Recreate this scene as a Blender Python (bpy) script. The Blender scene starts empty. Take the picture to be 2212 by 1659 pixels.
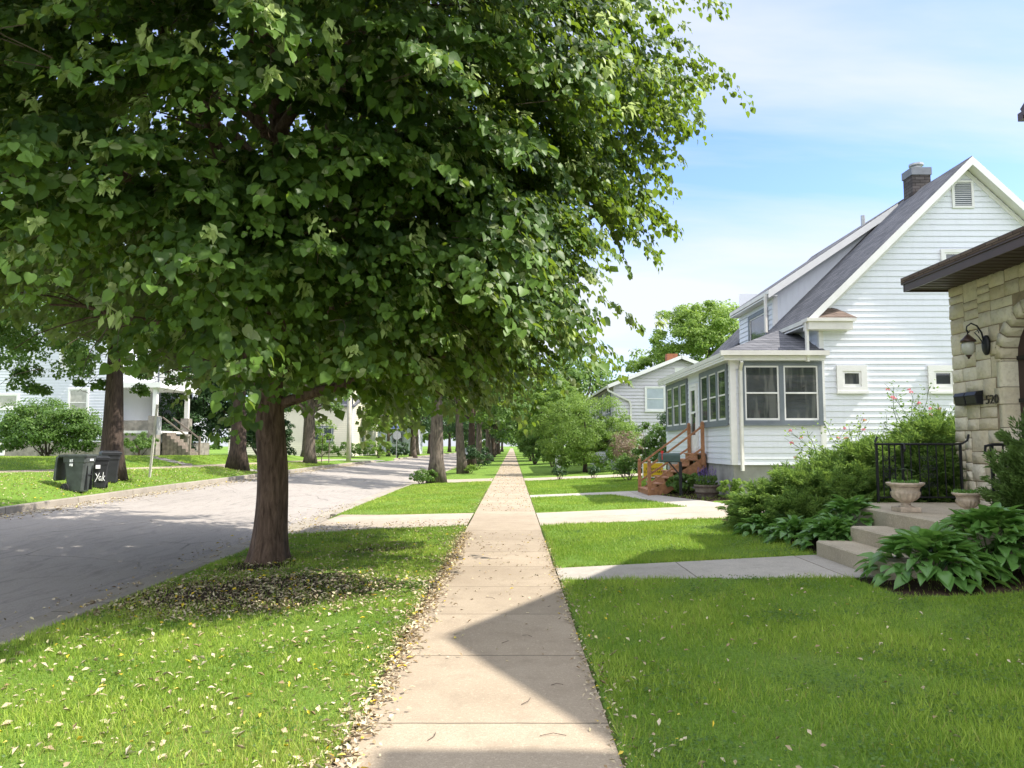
import bpy, math, random
import numpy as np
from mathutils import Matrix, Vector
random.seed(7); RNG = np.random.default_rng(11)
SC = bpy.context.scene; COL = SC.collection
PI = math.pi; R = math.radians

# ------------------------------------------------------------------ camera, sky, sun, exposure
F = 1650.0; PITCH = math.atan((962-829.5)/F); CAMH = 1.70        # focal length for a 2212 px wide frame
cam = bpy.data.cameras.new('camera'); camo = bpy.data.objects.new('camera', cam); COL.objects.link(camo)
camo.location = (0, 0, CAMH); camo.rotation_euler = (PI/2+PITCH, 0, 0)
cam.sensor_width = 36; cam.lens = 36*F/2212; cam.clip_end = 3000; cam.clip_start = .05
SC.camera = camo
SUN = Vector((.84, -.10, 1.0)).normalized()
world = bpy.data.worlds.new('World'); SC.world = world; world.use_nodes = True
wn = world.node_tree.nodes; wl = world.node_tree.links
sky = wn.new('ShaderNodeTexSky'); sky.sky_type = 'NISHITA'; sky.sun_disc = False
sky.sun_elevation = math.asin(SUN.z); sky.sun_rotation = math.atan2(SUN.x, SUN.y); sky.air_density = 1.0; sky.dust_density = .8; sky.ozone_density = 1.3
wtc = wn.new('ShaderNodeTexCoord'); wsep = wn.new('ShaderNodeSeparateXYZ'); wl.new(wtc.outputs['Generated'], wsep.inputs[0])
def wmath(op, a, b=None, c=None, clamp=False):
    n = wn.new('ShaderNodeMath'); n.operation = op; n.use_clamp = clamp
    for i, v in enumerate((a, b, c)):
        if v is None: continue
        if isinstance(v, (int, float)): n.inputs[i].default_value = v
        else: wl.new(v, n.inputs[i])
    return n.outputs[0]
zz = wmath('ADD', wmath('MAXIMUM', wsep.outputs[2], 0.0), .13)
cu = wmath('DIVIDE', wsep.outputs[0], zz); cv = wmath('DIVIDE', wsep.outputs[1], zz)
ccomb = wn.new('ShaderNodeCombineXYZ'); wl.new(cu, ccomb.inputs[0]); wl.new(cv, ccomb.inputs[1])
cmap = wn.new('ShaderNodeMapping'); cmap.inputs['Rotation'].default_value = (0, 0, R(24)); cmap.inputs['Scale'].default_value = (.42, 1.0, 1); cmap.inputs['Location'].default_value = (3.3, 1.2, 0)
wl.new(ccomb.outputs[0], cmap.inputs[0])
cn = wn.new('ShaderNodeTexNoise'); cn.inputs['Scale'].default_value = .75; cn.inputs['Detail'].default_value = 7; cn.inputs['Roughness'].default_value = .56; cn.inputs['Distortion'].default_value = .4
wl.new(cmap.outputs[0], cn.inputs['Vector'])
low = wmath('SUBTRACT', 1.0, wmath('MULTIPLY', wsep.outputs[2], 2.6), clamp=True)     # thin cloud thickens to the horizon
den = wmath('ADD', wmath('MULTIPLY', wmath('SUBTRACT', cn.outputs[0], .43), 4.2), wmath('MULTIPLY', low, .42), clamp=True)
den = wmath('MULTIPLY', den, .9)
wmix = wn.new('ShaderNodeMix'); wmix.data_type = 'RGBA'; wl.new(den, wmix.inputs[0]); tint = wn.new('ShaderNodeMix'); tint.data_type = 'RGBA'; tint.blend_type = 'MULTIPLY'; tint.inputs[0].default_value = 1; wl.new(sky.outputs[0], tint.inputs[6]); tint.inputs[7].default_value = (.59, .66, .92, 1); wl.new(tint.outputs[2], wmix.inputs[6])
bank = wn.new('ShaderNodeMapRange'); bank.interpolation_type = 'SMOOTHSTEP'; wl.new(wmath('SUBTRACT', wsep.outputs[2], wmath('MULTIPLY', wsep.outputs[1], .8)), bank.inputs[0]); bank.inputs[1].default_value = .0; bank.inputs[2].default_value = .8  # unseen bright cloud added overhead and behind the camera as fill light
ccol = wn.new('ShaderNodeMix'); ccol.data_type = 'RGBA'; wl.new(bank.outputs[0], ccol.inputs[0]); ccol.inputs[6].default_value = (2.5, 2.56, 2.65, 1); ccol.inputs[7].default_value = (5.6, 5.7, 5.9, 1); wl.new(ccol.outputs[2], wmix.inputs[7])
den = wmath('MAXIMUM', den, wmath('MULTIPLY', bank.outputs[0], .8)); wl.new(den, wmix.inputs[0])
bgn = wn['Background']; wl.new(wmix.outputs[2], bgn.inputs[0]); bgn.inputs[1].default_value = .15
sl = bpy.data.lights.new('sun', 'SUN'); sl.energy = 3.1; sl.angle = R(.53); sl.color = (1, .94, .84)
so = bpy.data.objects.new('sun', sl); COL.objects.link(so); so.rotation_euler = SUN.to_track_quat('Z', 'Y').to_euler(); so.location = (20, -10, 40)
SC.view_settings.view_transform = 'Standard'; SC.view_settings.look = 'None'; SC.view_settings.gamma = 1
SC.view_settings.exposure = 1.42
SC.cycles.max_bounces = 8; SC.cycles.diffuse_bounces = 4; SC.cycles.transmission_bounces = 4; SC.cycles.transparent_max_bounces = 6
SC.cycles.use_denoising = True

# ------------------------------------------------------------------ the lie of the land
def H(x, y):
    x = np.asarray(x, float); y = np.asarray(y, float); x, y = np.broadcast_arrays(x, y)
    zc = np.interp(y, [0, 15, 26, 48, 65, 110, 220], [.12, .2, .32, .42, .42, .3, .0])
    zs = np.interp(y, [0, 20, 33, 49, 64, 67, 77, 80, 150, 250], [1.1, .98, .75, .62, .5, .3, .3, .45, .4, .1])
    zl = np.interp(y, [0, 20, 33, 46, 62, 67, 77, 81, 150, 250], [1.3, 1.25, 1.15, 1.05, .9, .3, .3, .6, .5, .1])
    zc = np.where((y > 66.5) & (y < 77.5), np.minimum(zc, .3), zc)
    near = np.interp(y, [0, 150, 260], [1, 1, 0])
    kx = [-400, -17.6, -15.9, -14.3, -12.05, -11.80, -4.80, -4.55, -.93, .59, 4.3, 7.5, 400]
    kz = [zl, zl, zs, zs-.04, zc, zc-.14, -.24*near, -.11*near, 0*y, 0*y, .15*near, .3*near, .3*near]
    z = np.zeros_like(x)
    for i in range(len(kx)-1):
        t = (x-kx[i])/(kx[i+1]-kx[i]); m = (t >= 0) & (t <= 1)
        z = np.where(m, kz[i]*(1-t)+kz[i+1]*t, z)
    return z
def h(x, y): return float(H(x, y))

# ------------------------------------------------------------------ materials
MATS = {}
class NT:
    def __init__(s, name):
        s.m = bpy.data.materials.new(name); s.m.use_nodes = True; s.t = s.m.node_tree; s.b = s.t.nodes['Principled BSDF']; s.out = s.t.nodes['Material Output']
    def n(s, typ, **k):
        nd = s.t.nodes.new(typ)
        for a, v in k.items():
            if a in nd.inputs: s.set(nd.inputs[a], v)
            else: setattr(nd, a, v)
        return nd
    def set(s, inp, v):
        if isinstance(v, bpy.types.NodeSocket): s.t.links.new(v, inp)
        elif isinstance(v, tuple) and len(v) == 3 and inp.type == 'RGBA': inp.default_value = (*v, 1)
        else: inp.default_value = v
    def math(s, op, a, b=0.0, clamp=False):
        nd = s.t.nodes.new('ShaderNodeMath'); nd.operation = op; nd.use_clamp = clamp; s.set(nd.inputs[0], a); s.set(nd.inputs[1], b); return nd.outputs[0]
    def mix(s, f, a, b, mode='MIX'):
        nd = s.t.nodes.new('ShaderNodeMix'); nd.data_type = 'RGBA'; nd.blend_type = mode; s.set(nd.inputs[0], f); s.set(nd.inputs[6], a); s.set(nd.inputs[7], b); return nd.outputs[2]
    def noise(s, scale, detail=4, rough=.5, vec=None, dist=0.0):
        nd = s.n('ShaderNodeTexNoise'); nd.inputs['Scale'].default_value = scale; nd.inputs['Detail'].default_value = detail; nd.inputs['Roughness'].default_value = rough; nd.inputs['Distortion'].default_value = dist
        if vec is not None: s.set(nd.inputs['Vector'], vec)
        return nd.outputs[0]
    def ramp(s, f, lo, hi):
        nd = s.n('ShaderNodeMapRange'); s.set(nd.inputs[0], f); nd.inputs[1].default_value = lo; nd.inputs[2].default_value = hi; return nd.outputs[0]
    def obj(s): return s.n('ShaderNodeTexCoord').outputs['Object']
    def sep(s, v):
        nd = s.n('ShaderNodeSeparateXYZ'); s.set(nd.inputs[0], v); return nd.outputs
    def comb(s, x, y, z=0.0):
        nd = s.n('ShaderNodeCombineXYZ'); s.set(nd.inputs[0], x); s.set(nd.inputs[1], y); s.set(nd.inputs[2], z); return nd.outputs[0]
    def scaled(s, v, sc):
        nd = s.n('ShaderNodeMapping'); s.set(nd.inputs[0], v); nd.inputs['Scale'].default_value = sc; return nd.outputs[0]
    def bump(s, hgt, strength=.3, dist=.01):
        nd = s.n('ShaderNodeBump'); s.set(nd.inputs['Height'], hgt); nd.inputs['Strength'].default_value = strength; nd.inputs['Distance'].default_value = dist
        s.t.links.new(nd.outputs[0], s.b.inputs['Normal']); return nd
    def base(s, c, rough=.7, spec=.4):
        s.set(s.b.inputs['Base Color'], c); s.set(s.b.inputs['Roughness'], rough); s.b.inputs['Specular IOR Level'].default_value = spec
def simple(name, c, rough=.6, var=.12, nscale=6, bump=.0, bscale=60, metal=0.0, spec=.4):
    k = NT(name); o = k.obj(); n = k.noise(nscale, 5, .6, o)
    c2 = tuple(v*(1-var*2) for v in c); c1 = tuple(min(1, v*(1+var*.6)) for v in c)
    k.base(k.mix(k.ramp(n, .3, .7), c2, c1), rough, spec); k.b.inputs['Metallic'].default_value = metal
    if bump: k.bump(k.noise(bscale, 4, .6, o), bump, .01)
    MATS[name] = k.m; return k.m
def foliage(name, dark, light, under, trans=.3, rough=.42, tcol=None, spec=.35):
    k = NT(name); at = k.n('ShaderNodeAttribute', attribute_name='var'); v = at.outputs['Fac']
    top = k.mix(v, dark, light); geo = k.n('ShaderNodeNewGeometry')
    c = k.mix(geo.outputs['Backfacing'], top, k.mix(v, under, tuple(u*1.15 for u in under)))
    k.base(c, rough, spec)
    tr = k.n('ShaderNodeBsdfTranslucent'); k.set(tr.inputs[0], k.mix(v, tuple(a*1.6 for a in (tcol or light)), tuple(a*2.2 for a in (tcol or light))))
    ms = k.n('ShaderNodeMixShader'); ms.inputs[0].default_value = trans
    k.t.links.new(k.b.outputs[0], ms.inputs[1]); k.t.links.new(tr.outputs[0], ms.inputs[2]); k.t.links.new(ms.outputs[0], k.out.inputs[0])
    MATS[name] = k.m; return k.m

TIPL = foliage('lime_bract', (.22, .31, .09), (.38, .46, .17), (.26, .30, .14), .3, .5)
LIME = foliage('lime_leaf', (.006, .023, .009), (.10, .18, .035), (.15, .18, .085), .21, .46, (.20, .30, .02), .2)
MAPLE = foliage('maple_leaf', (.05, .11, .018), (.12, .205, .032), (.12, .18, .055), .32, .5)
BRIGHT = foliage('bright_leaf', (.10, .18, .025), (.20, .29, .05), (.18, .26, .07), .4, .5)
DARKF = foliage('dark_leaf', (.018, .05, .016), (.045, .10, .024), (.05, .08, .03), .22, .5)
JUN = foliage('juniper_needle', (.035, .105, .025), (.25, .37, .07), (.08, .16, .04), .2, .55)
HOSTA = foliage('hosta_leaf', (.07, .18, .032), (.17, .32, .06), (.10, .21, .05), .22, .33, None, .4)
GRASSB = None
BUSHY = foliage('yard_tree_leaf', (.085, .16, .022), (.18, .27, .045), (.14, .2, .06), .34, .5)
PINK = foliage('rose_petal', (.55, .12, .20), (.75, .30, .35), (.6, .2, .25), .3, .6)
PURP = foliage('sage_flower', (.10, .06, .22), (.22, .14, .38), (.14, .1, .25), .2, .7)
PLUM = foliage('plum_leaf', (.13, .10, .06), (.24, .18, .12), (.14, .09, .08), .25, .5)

def grass_mat():
    k = NT('grass_blade'); a = k.n('ShaderNodeAttribute', attribute_name='var').outputs['Fac']; d = k.n('ShaderNodeAttribute', attribute_name='dry').outputs['Fac']
    c = k.mix(a, (.13, .25, .022), (.46, .58, .09)); c = k.mix(d, c, (.33, .30, .11)); k.base(c, .5, .3)
    tr = k.n('ShaderNodeBsdfTranslucent'); k.set(tr.inputs[0], k.mix(d, (.27, .42, .05), (.45, .40, .12)))
    ms = k.n('ShaderNodeMixShader'); ms.inputs[0].default_value = .32
    k.t.links.new(k.b.outputs[0], ms.inputs[1]); k.t.links.new(tr.outputs[0], ms.inputs[2]); k.t.links.new(ms.outputs[0], k.out.inputs[0]); return k.m
GRASSB = grass_mat()
def litter_mat():
    k = NT('dry_leaf'); a = k.n('ShaderNodeAttribute', attribute_name='var').outputs['Fac']
    cr = k.n('ShaderNodeValToRGB'); k.set(cr.inputs[0], a); e = cr.color_ramp.elements
    e[0].position = 0; e[0].color = (.26, .18, .10, 1); e[1].position = 1; e[1].color = (.72, .52, .03, 1)
    for p, c in ((.25, (.42, .34, .22)), (.6, (.56, .49, .35)), (.84, (.50, .47, .20)), (.9, (.62, .46, .05))):
        q = e.new(p); q.color = (*c, 1)
    k.base(cr.outputs[0], .75, .25); return k.m
LITTER = litter_mat()
def bark_mat(name, c1, c2, sc=1.0):
    k = NT(name); o = k.obj(); v = k.scaled(o, (9*sc, 9*sc, 1.5*sc)); n = k.noise(2.2, 6, .62, v, .5); n2 = k.noise(3, 3, .5, o)
    k.base(k.mix(k.ramp(n, .3, .68), c1, k.mix(k.ramp(n2, .3, .7), c2, tuple(.72*a for a in c2))), .9, .2)
    k.bump(n, .9, .035); return k.m
BARK = bark_mat('lime_bark', (.045, .028, .02), (.21, .145, .105)); BARK2 = bark_mat('grey_bark', (.05, .04, .034), (.25, .205, .165), .8); BARK3 = bark_mat('dark_bark', (.03, .022, .018), (.11, .08, .062), .8)
TWIG = simple('twig_bark', (.14, .105, .08), .9, .2)

def ground_mat():
    k = NT('lawn_ground'); o = k.obj(); n = k.noise(1.2, 6, .6, o); n2 = k.noise(45, 4, .7, o); n3 = k.noise(.25, 3, .5, o)
    g = k.mix(k.ramp(n2, .32, .68), (.08, .15, .022), (.22, .34, .06)); g = k.mix(k.math('MULTIPLY', k.ramp(n, .52, .75), .35), g, (.24, .24, .08)); g = k.mix(k.math('MULTIPLY', k.ramp(n3, .4, .7), .4), g, (.08, .17, .03))
    s = k.n('ShaderNodeAttribute', attribute_name='soil').outputs['Fac']; sn = k.math('ADD', s, k.math('MULTIPLY', k.math('SUBTRACT', k.noise(7, 5, .7, o), .5), 1.3)); f = k.ramp(sn, .4, .6)
    soil = k.mix(k.ramp(n2, .3, .7), (.028, .018, .012), (.075, .05, .034))
    k.base(k.mix(f, g, soil), .95, .1); k.bump(n2, .8, .03); return k.m
GROUND = ground_mat()
def concrete(name, ca, cb, joint=None, axis=1, off=0.0, w=.012, rough=.9):
    k = NT(name); o = k.obj(); s = k.sep(o); fine = k.noise(95, 3, .8, o); sp = k.noise(38, 3, .75, o); big = k.noise(.8, 5, .6, o); med = k.noise(3.5, 6, .7, o)
    c = k.mix(k.ramp(big, .35, .68), ca, cb); c = k.mix(k.math('MULTIPLY', k.ramp(fine, .50, .62), .55), c, tuple(a*.55 for a in ca)); c = k.mix(k.math('MULTIPLY', k.ramp(sp, .54, .66), .5), c, tuple(min(1, a*1.35) for a in cb)); c = k.mix(k.math('MULTIPLY', k.ramp(med, .5, .74), .5), c, tuple(a*.6 for a in ca))
    hgt = k.math('MULTIPLY', fine, .5)
    if joint:
        wob = k.math('MULTIPLY', k.math('SUBTRACT', k.noise(3, 4, .6, o), .5), .02)
        t = k.math('ADD', k.math('SUBTRACT', s[axis], off), wob); fr = k.math('SUBTRACT', k.math('FRACT', k.math('DIVIDE', t, joint)), .5)
        dd = k.math('MULTIPLY', k.math('SUBTRACT', .5, k.math('ABSOLUTE', fr)), joint); line = k.math('SUBTRACT', 1.0, k.ramp(dd, w*.4, w))
        c = k.mix(k.math('MULTIPLY', line, .8), c, (.10, .085, .06)); hgt = k.math('SUBTRACT', hgt, k.math('MULTIPLY', line, 1.2))
        slab = k.n('ShaderNodeTexWhiteNoise', noise_dimensions='1D'); k.set(slab.inputs['W'], k.math('FLOOR', k.math('ADD', k.math('DIVIDE', t, joint), .0)))
        c = k.mix(k.math('MULTIPLY', slab.outputs[0], .3), c, tuple(a*.62 for a in ca))
    k.base(c, rough, .2); k.bump(hgt, .5, .01); return k.m
SIDEW = concrete('footpath_concrete', (.36, .292, .215), (.45, .372, .28), 1.52, 1, 4.84)
DRIVE = concrete('driveway_concrete', (.41, .35, .28), (.50, .43, .35), 1.6, 1, 16.3, .015)
WALKC = concrete('front_walk_concrete', (.42, .385, .335), (.50, .46, .405), 1.7, 0, .59)
STEPC = concrete('step_concrete', (.42, .36, .27), (.54, .47, .36))
CURBC = concrete('kerb_concrete', (.31, .275, .23), (.42, .375, .31), 3.0, 1, 0, .02)
def asphalt():
    k = NT('asphalt'); o = k.obj(); n = k.noise(60, 4, .85, o); big = k.noise(.35, 6, .6, k.scaled(o, (1, .5, 1))); st = k.noise(1.6, 6, .7, k.scaled(o, (3, .5, 1)), 1.0)
    c = k.mix(k.ramp(n, .3, .7), (.19, .172, .158), (.44, .40, .36)); c = k.mix(k.math('MULTIPLY', k.ramp(big, .4, .7), .35), c, (.42, .38, .34)); c = k.mix(k.math('MULTIPLY', k.ramp(st, .5, .68), .5), c, (.16, .145, .135))
    vo = k.n('ShaderNodeTexVoronoi', feature='DISTANCE_TO_EDGE'); vo.inputs['Scale'].default_value = .45
    wv = k.n('ShaderNodeVectorMath', operation='ADD'); k.set(wv.inputs[0], o); nn = k.n('ShaderNodeTexNoise'); nn.inputs['Scale'].default_value = 2.6; nn.inputs['Detail'].default_value = 9; nn.inputs['Roughness'].default_value = .65; k.set(wv.inputs[1], nn.outputs['Color']); k.set(vo.inputs['Vector'], wv.outputs[0])
    cr = k.math('SUBTRACT', 1.0, k.ramp(vo.outputs['Distance'], .002, .012)); c = k.mix(k.math('MULTIPLY', k.math('MULTIPLY', cr, k.ramp(k.noise(.5, 2, .5, o), .45, .6)), .6), c, (.09, .08, .07))
    k.base(c, .92, .2); k.bump(n, .6, .012); return k.m
ASPH = asphalt()
def siding(name, c, dirt=(.5, .48, .42)):
    k = NT(name); o = k.obj(); n = k.noise(1.3, 5, .6, o); n2 = k.noise(9, 4, .6, k.scaled(o, (1, 1, .25)))
    k.base(k.mix(k.math('MULTIPLY', k.ramp(n2, .48, .8), .22), k.mix(k.math('MULTIPLY', k.ramp(n, .4, .8), .1), c, tuple(a*b for a, b in zip(c, dirt))), tuple(a*.7 for a in c)), .45, .4)
    k.bump(k.noise(2.5, 3, .5, o), .15, .03); return k.m
WHITE = siding('white_siding', (.72, .745, .80)); GREYS = siding('grey_siding', (.58, .56, .59)); CREAM = siding('cream_siding', (.66, .62, .50)); WHITE2 = siding('white_clapboard', (.60, .62, .68))
TRIMW = simple('white_trim', (.75, .745, .73), .4, .04, 3); GREYT = simple('slate_trim', (.16, .185, .21), .5, .08, 4); GUT = simple('gutter_white', (.70, .68, .63), .35, .08, 2)
BROWN = simple('brown_metal', (.075, .045, .038), .38, .12, 3, spec=.5); SOFF = simple('brown_soffit', (.065, .042, .036), .6, .1, 3)
BLACK = simple('black_iron', (.014, .015, .018), .45, .1, 8); DPLAST = simple('dark_plastic', (.028, .03, .034), .5, .2, 5)
GPLAST = simple('green_grey_plastic', (.075, .088, .082), .5, .22, 4); FOUND = simple('foundation_render', (.33, .32, .30), .9, .15, 2, .3)
WOODR = simple('stained_wood', (.42, .20, .095), .6, .22, 9, .2, 40); REDM = simple('red_paint', (.6, .03, .03), .4); MBOX = simple('mailbox_green', (.055, .095, .085), .45, .12)
YEL = simple('yellow_board', (.72, .46, .02), .5, .04); LETK = simple('black_lettering', (.02, .018, .02), .6, .02); LETW = simple('white_paint', (.8, .8, .8), .6, .03)
GALV = simple('galvanised_steel', (.45, .46, .46), .4, .1, 6, metal=.3); CONCP = simple('concrete_pole', (.55, .52, .45), .8, .1, 4, .2); BLUE = simple('sign_blue', (.02, .10, .42), .4, .03)
BRICKO = simple('orange_brick', (.42, .16, .08), .85, .2, 12); NUMM = simple('number_bronze', (.05, .043, .03), .5, .15, 20); DOORB = simple('door_brown', (.055, .032, .03), .45, .12, 4)
WHITEG = simple('lamp_glass', (.50, .50, .44), .25, .05, 12); BRONZE = simple('lamp_bronze', (.075, .045, .035), .4, .2, 10, metal=.3)
def glass(name='window_glass', c=(.018, .022, .026)):
    k = NT(name); o = k.obj(); n = k.noise(.9, 4, .6, o); n3 = k.noise(1.6, 3, .6, k.scaled(o, (2.5, 2.5, .35))); k.base(k.mix(k.math('MULTIPLY', k.ramp(n3, .5, .62), .7), k.mix(k.ramp(n, .35, .7), c, tuple(a*2.6+.01 for a in c)), (.13, .135, .13)), .04, .9); k.bump(k.noise(1.4, 2, .5, o), .05, .02); return k.m  # pale streaks painted into the base colour stand in for reflections
GLASS = glass(); BLIND = simple('window_blind', (.42, .47, .52), .25, .1, 2, spec=.8); CURT = simple('net_curtain', (.45, .44, .40), .5, .15, 5)
def shingle(name, ca, cb):
    k = NT(name); o = k.obj(); s = k.sep(o); v = k.comb(k.math('ADD', s[0], s[1]), k.math('MULTIPLY', s[2], 1.42), 0.0)
    br = k.n('ShaderNodeTexBrick'); br.offset = .5; br.inputs['Scale'].default_value = 1; br.inputs['Brick Width'].default_value = .3; br.inputs['Row Height'].default_value = .14; br.inputs['Mortar Size'].default_value = .008
    k.set(br.inputs['Vector'], v); k.set(br.inputs['Color1'], ca); k.set(br.inputs['Color2'], cb); k.set(br.inputs['Mortar'], tuple(a*.3 for a in ca))
    c = k.mix(k.math('MULTIPLY', k.ramp(k.noise(90, 3, .7, o), .4, .7), .4), br.outputs['Color'], tuple(a*.5 for a in ca)); k.base(c, .9, .2)
    k.bump(k.math('SUBTRACT', 1.0, br.outputs['Fac']), .8, .02); return k.m
SHING = shingle('grey_shingle', (.105, .108, .12), (.18, .18, .195)); SHINGB = shingle('brown_shingle', (.12, .085, .07), (.2, .15, .125))
def stone_mat():
    k = NT('ashlar_stone'); o = k.obj(); v = k.n('ShaderNodeAttribute', attribute_name='var').outputs['Fac']
    c = k.mix(v, (.60, .515, .36), (.80, .735, .59)); c = k.mix(k.math('MULTIPLY', k.ramp(k.noise(2.2, 5, .65, o), .42, .7), .5), c, (.66, .62, .54)); c = k.mix(k.math('MULTIPLY', k.ramp(k.noise(14, 4, .7, o), .5, .72), .4), c, (.38, .31, .21))
    k.base(c, .9, .2); k.bump(k.noise(11, 6, .62, o, .6), .75, .035); return k.m
STONE = stone_mat(); MORT = simple('mortar', (.34, .27, .19), .95, .15, 8, .4)
BLOCK = simple('rock_face_block', (.30, .27, .24), .9, .25, 3, .6, 8)
URN = simple('urn_stone', (.60, .49, .38), .85, .22, 9, .4, 50); BARREL = simple('old_barrel_wood', (.24, .20, .165), .9, .25, 6, .3); HOOP = simple('rusty_hoop', (.09, .06, .05), .7, .2, 9)
CARM = simple('silver_car_paint', (.60, .61, .63), .25, .03, 3, spec=.7); TYRE = simple('tyre_rubber', (.02, .02, .02), .8)
CHIMB = shingle('chimney_brick', (.075, .065, .062), (.13, .115, .11)); CHCAP = simple('chimney_cap_grey', (.19, .205, .23), .7, .1)

# ------------------------------------------------------------------ mesh helpers
ORG = {}
def link(o): COL.objects.link(o); return o
def tag(o, label=None, cat=None, group=None, kind=None):
    if label: o['label'] = label
    if cat: o['category'] = cat
    if group: o['group'] = group
    if kind: o['kind'] = kind
    return o
def thing(name, label, cat, loc=(0, 0, 0), group=None):
    o = link(bpy.data.objects.new(name, None)); o.location = loc; o.empty_display_size = .2; ORG[o.name] = Vector(loc)
    return tag(o, label, cat, group)
def place(o, parent):
    if parent is not None: o.parent = parent; ORG[o.name] = ORG.get(parent.name, Vector((0, 0, 0)))
def np_mesh(name, V, polys, mat, parent=None, attrs=None, smooth=False):
    """V (n,3) in world space; polys: (loop vertex indices, loop totals)"""
    V = np.asarray(V, dtype=np.float32)
    if parent is not None: V = V-np.array(ORG.get(parent.name, Vector((0, 0, 0))), dtype=np.float32)
    me = bpy.data.meshes.new(name); lv, lt = polys; lv = np.asarray(lv, dtype=np.int32); lt = np.asarray(lt, dtype=np.int32)
    me.vertices.add(len(V)); me.vertices.foreach_set('co', V.ravel()); me.loops.add(len(lv)); me.loops.foreach_set('vertex_index', lv)
    me.polygons.add(len(lt)); st = np.concatenate(([0], np.cumsum(lt)[:-1])).astype(np.int32); me.polygons.foreach_set('loop_start', st); me.polygons.foreach_set('loop_total', lt)
    if smooth: me.polygons.foreach_set('use_smooth', np.ones(len(lt), dtype=bool))
    me.update(calc_edges=True); me.materials.append(mat)
    for k, a in (attrs or {}).items():
        at = me.attributes.new(k, 'FLOAT', 'POINT'); at.data.foreach_set('value', np.asarray(a, dtype=np.float32))
    o = link(bpy.data.objects.new(name, me)); place(o, parent); return o
class MB:
    def __init__(s, M=None): s.v = []; s.f = []; s.M = M
    def pt(s, p):
        p = Vector(p); return tuple(s.M @ p) if s.M is not None else tuple(p)
    def add(s, vs, fs):
        b = len(s.v); s.v += [s.pt(p) for p in vs]; s.f += [tuple(b+i for i in f) for f in fs]; return s
    def box(s, x0, x1, y0, y1, z0, z1):
        return s.add([(x0, y0, z0), (x1, y0, z0), (x1, y1, z0), (x0, y1, z0), (x0, y0, z1), (x1, y0, z1), (x1, y1, z1), (x0, y1, z1)], [(0, 3, 2, 1), (4, 5, 6, 7), (0, 1, 5, 4), (1, 2, 6, 5), (2, 3, 7, 6), (3, 0, 4, 7)])
    def bbox(s, x0, x1, y0, y1, z0, z1, b=.01):
        """box with chamfered vertical and top edges"""
        r = [(x0+b, y0), (x1-b, y0), (x1, y0+b), (x1, y1-b), (x1-b, y1), (x0+b, y1), (x0, y1-b), (x0, y0+b)]
        cx, cy = (x0+x1)/2, (y0+y1)/2
        def ring(z, k): return [(cx+(x-cx)*(1-k/max(.001, abs(x1-x0)/2)), cy+(y-cy)*(1-k/max(.001, abs(y1-y0)/2)), z) for x, y in r]
        return s.rings([ring(z0, 0), ring(z1-b, 0), ring(z1, b)])
    def rings(s, rs, cap=True, closed=True):
        n = len(rs[0]); b = len(s.v)
        for r in rs: s.v += [s.pt(p) for p in r]
        for i in range(len(rs)-1):
            for j in range(n if closed else n-1):
                a = b+i*n+j; c = b+i*n+(j+1) % n; s.f.append((a, c, c+n, a+n))
        if cap: s.f.append(tuple(b+j for j in reversed(range(n)))); s.f.append(tuple(b+(len(rs)-1)*n+j for j in range(n)))
        return s
    def tube(s, pts, rad, n=8, cap=True):
        pts = [Vector(p) for p in pts]; rad = rad if isinstance(rad, (list, tuple)) else [rad]*len(pts); rs = []; prev = None
        for i, p in enumerate(pts):
            d = (pts[min(i+1, len(pts)-1)]-pts[max(i-1, 0)]).normalized()
            if prev is None: u = d.orthogonal().normalized()
            else: u = (prev-d*prev.dot(d)).normalized()
            prev = u; w = d.cross(u); rs.append([tuple(p+(u*math.cos(2*PI*k/n)+w*math.sin(2*PI*k/n))*rad[i]) for k in range(n)])
        return s.rings(rs, cap)
    def lathe(s, c, prof, n=24, flute=0.0, nf=0, fr=(0, 0)):
        rs = []
        for r, z in prof:
            rs.append([(c[0]+(r*(1-(flute*abs(math.sin(nf*PI*k/n)) if fr[0] <= z <= fr[1] else 0)))*math.cos(2*PI*k/n), c[1]+(r*(1-(flute*abs(math.sin(nf*PI*k/n)) if fr[0] <= z <= fr[1] else 0)))*math.sin(2*PI*k/n), c[2]+z) for k in range(n)])
        return s.rings(rs)
    def prism(s, poly, axis, a, b):
        """2-D polygon extruded along axis 'x','y' or 'z' from a to b; poly coordinates are the other two axes in order"""
        def p3(u, v, t): return {'x': (t, u, v), 'y': (u, t, v), 'z': (u, v, t)}[axis]
        return s.rings([[p3(u, v, a) for u, v in poly], [p3(u, v, b) for u, v in poly]])
    def build(s, name, mat, parent=None, smooth=False, bevel=0):
        o0 = ORG.get(parent.name, Vector((0, 0, 0))) if parent is not None else Vector((0, 0, 0))
        me = bpy.data.meshes.new(name); me.from_pydata([tuple(Vector(v)-o0) for v in s.v], [], s.f)
        if smooth: me.polygons.foreach_set('use_smooth', [True]*len(me.polygons))
        me.materials.append(mat); o = link(bpy.data.objects.new(name, me)); place(o, parent)
        if bevel:
            m = o.modifiers.new('bevel', 'BEVEL'); m.width = bevel; m.segments = 2; m.limit_method = 'ANGLE'
        return o
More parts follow.
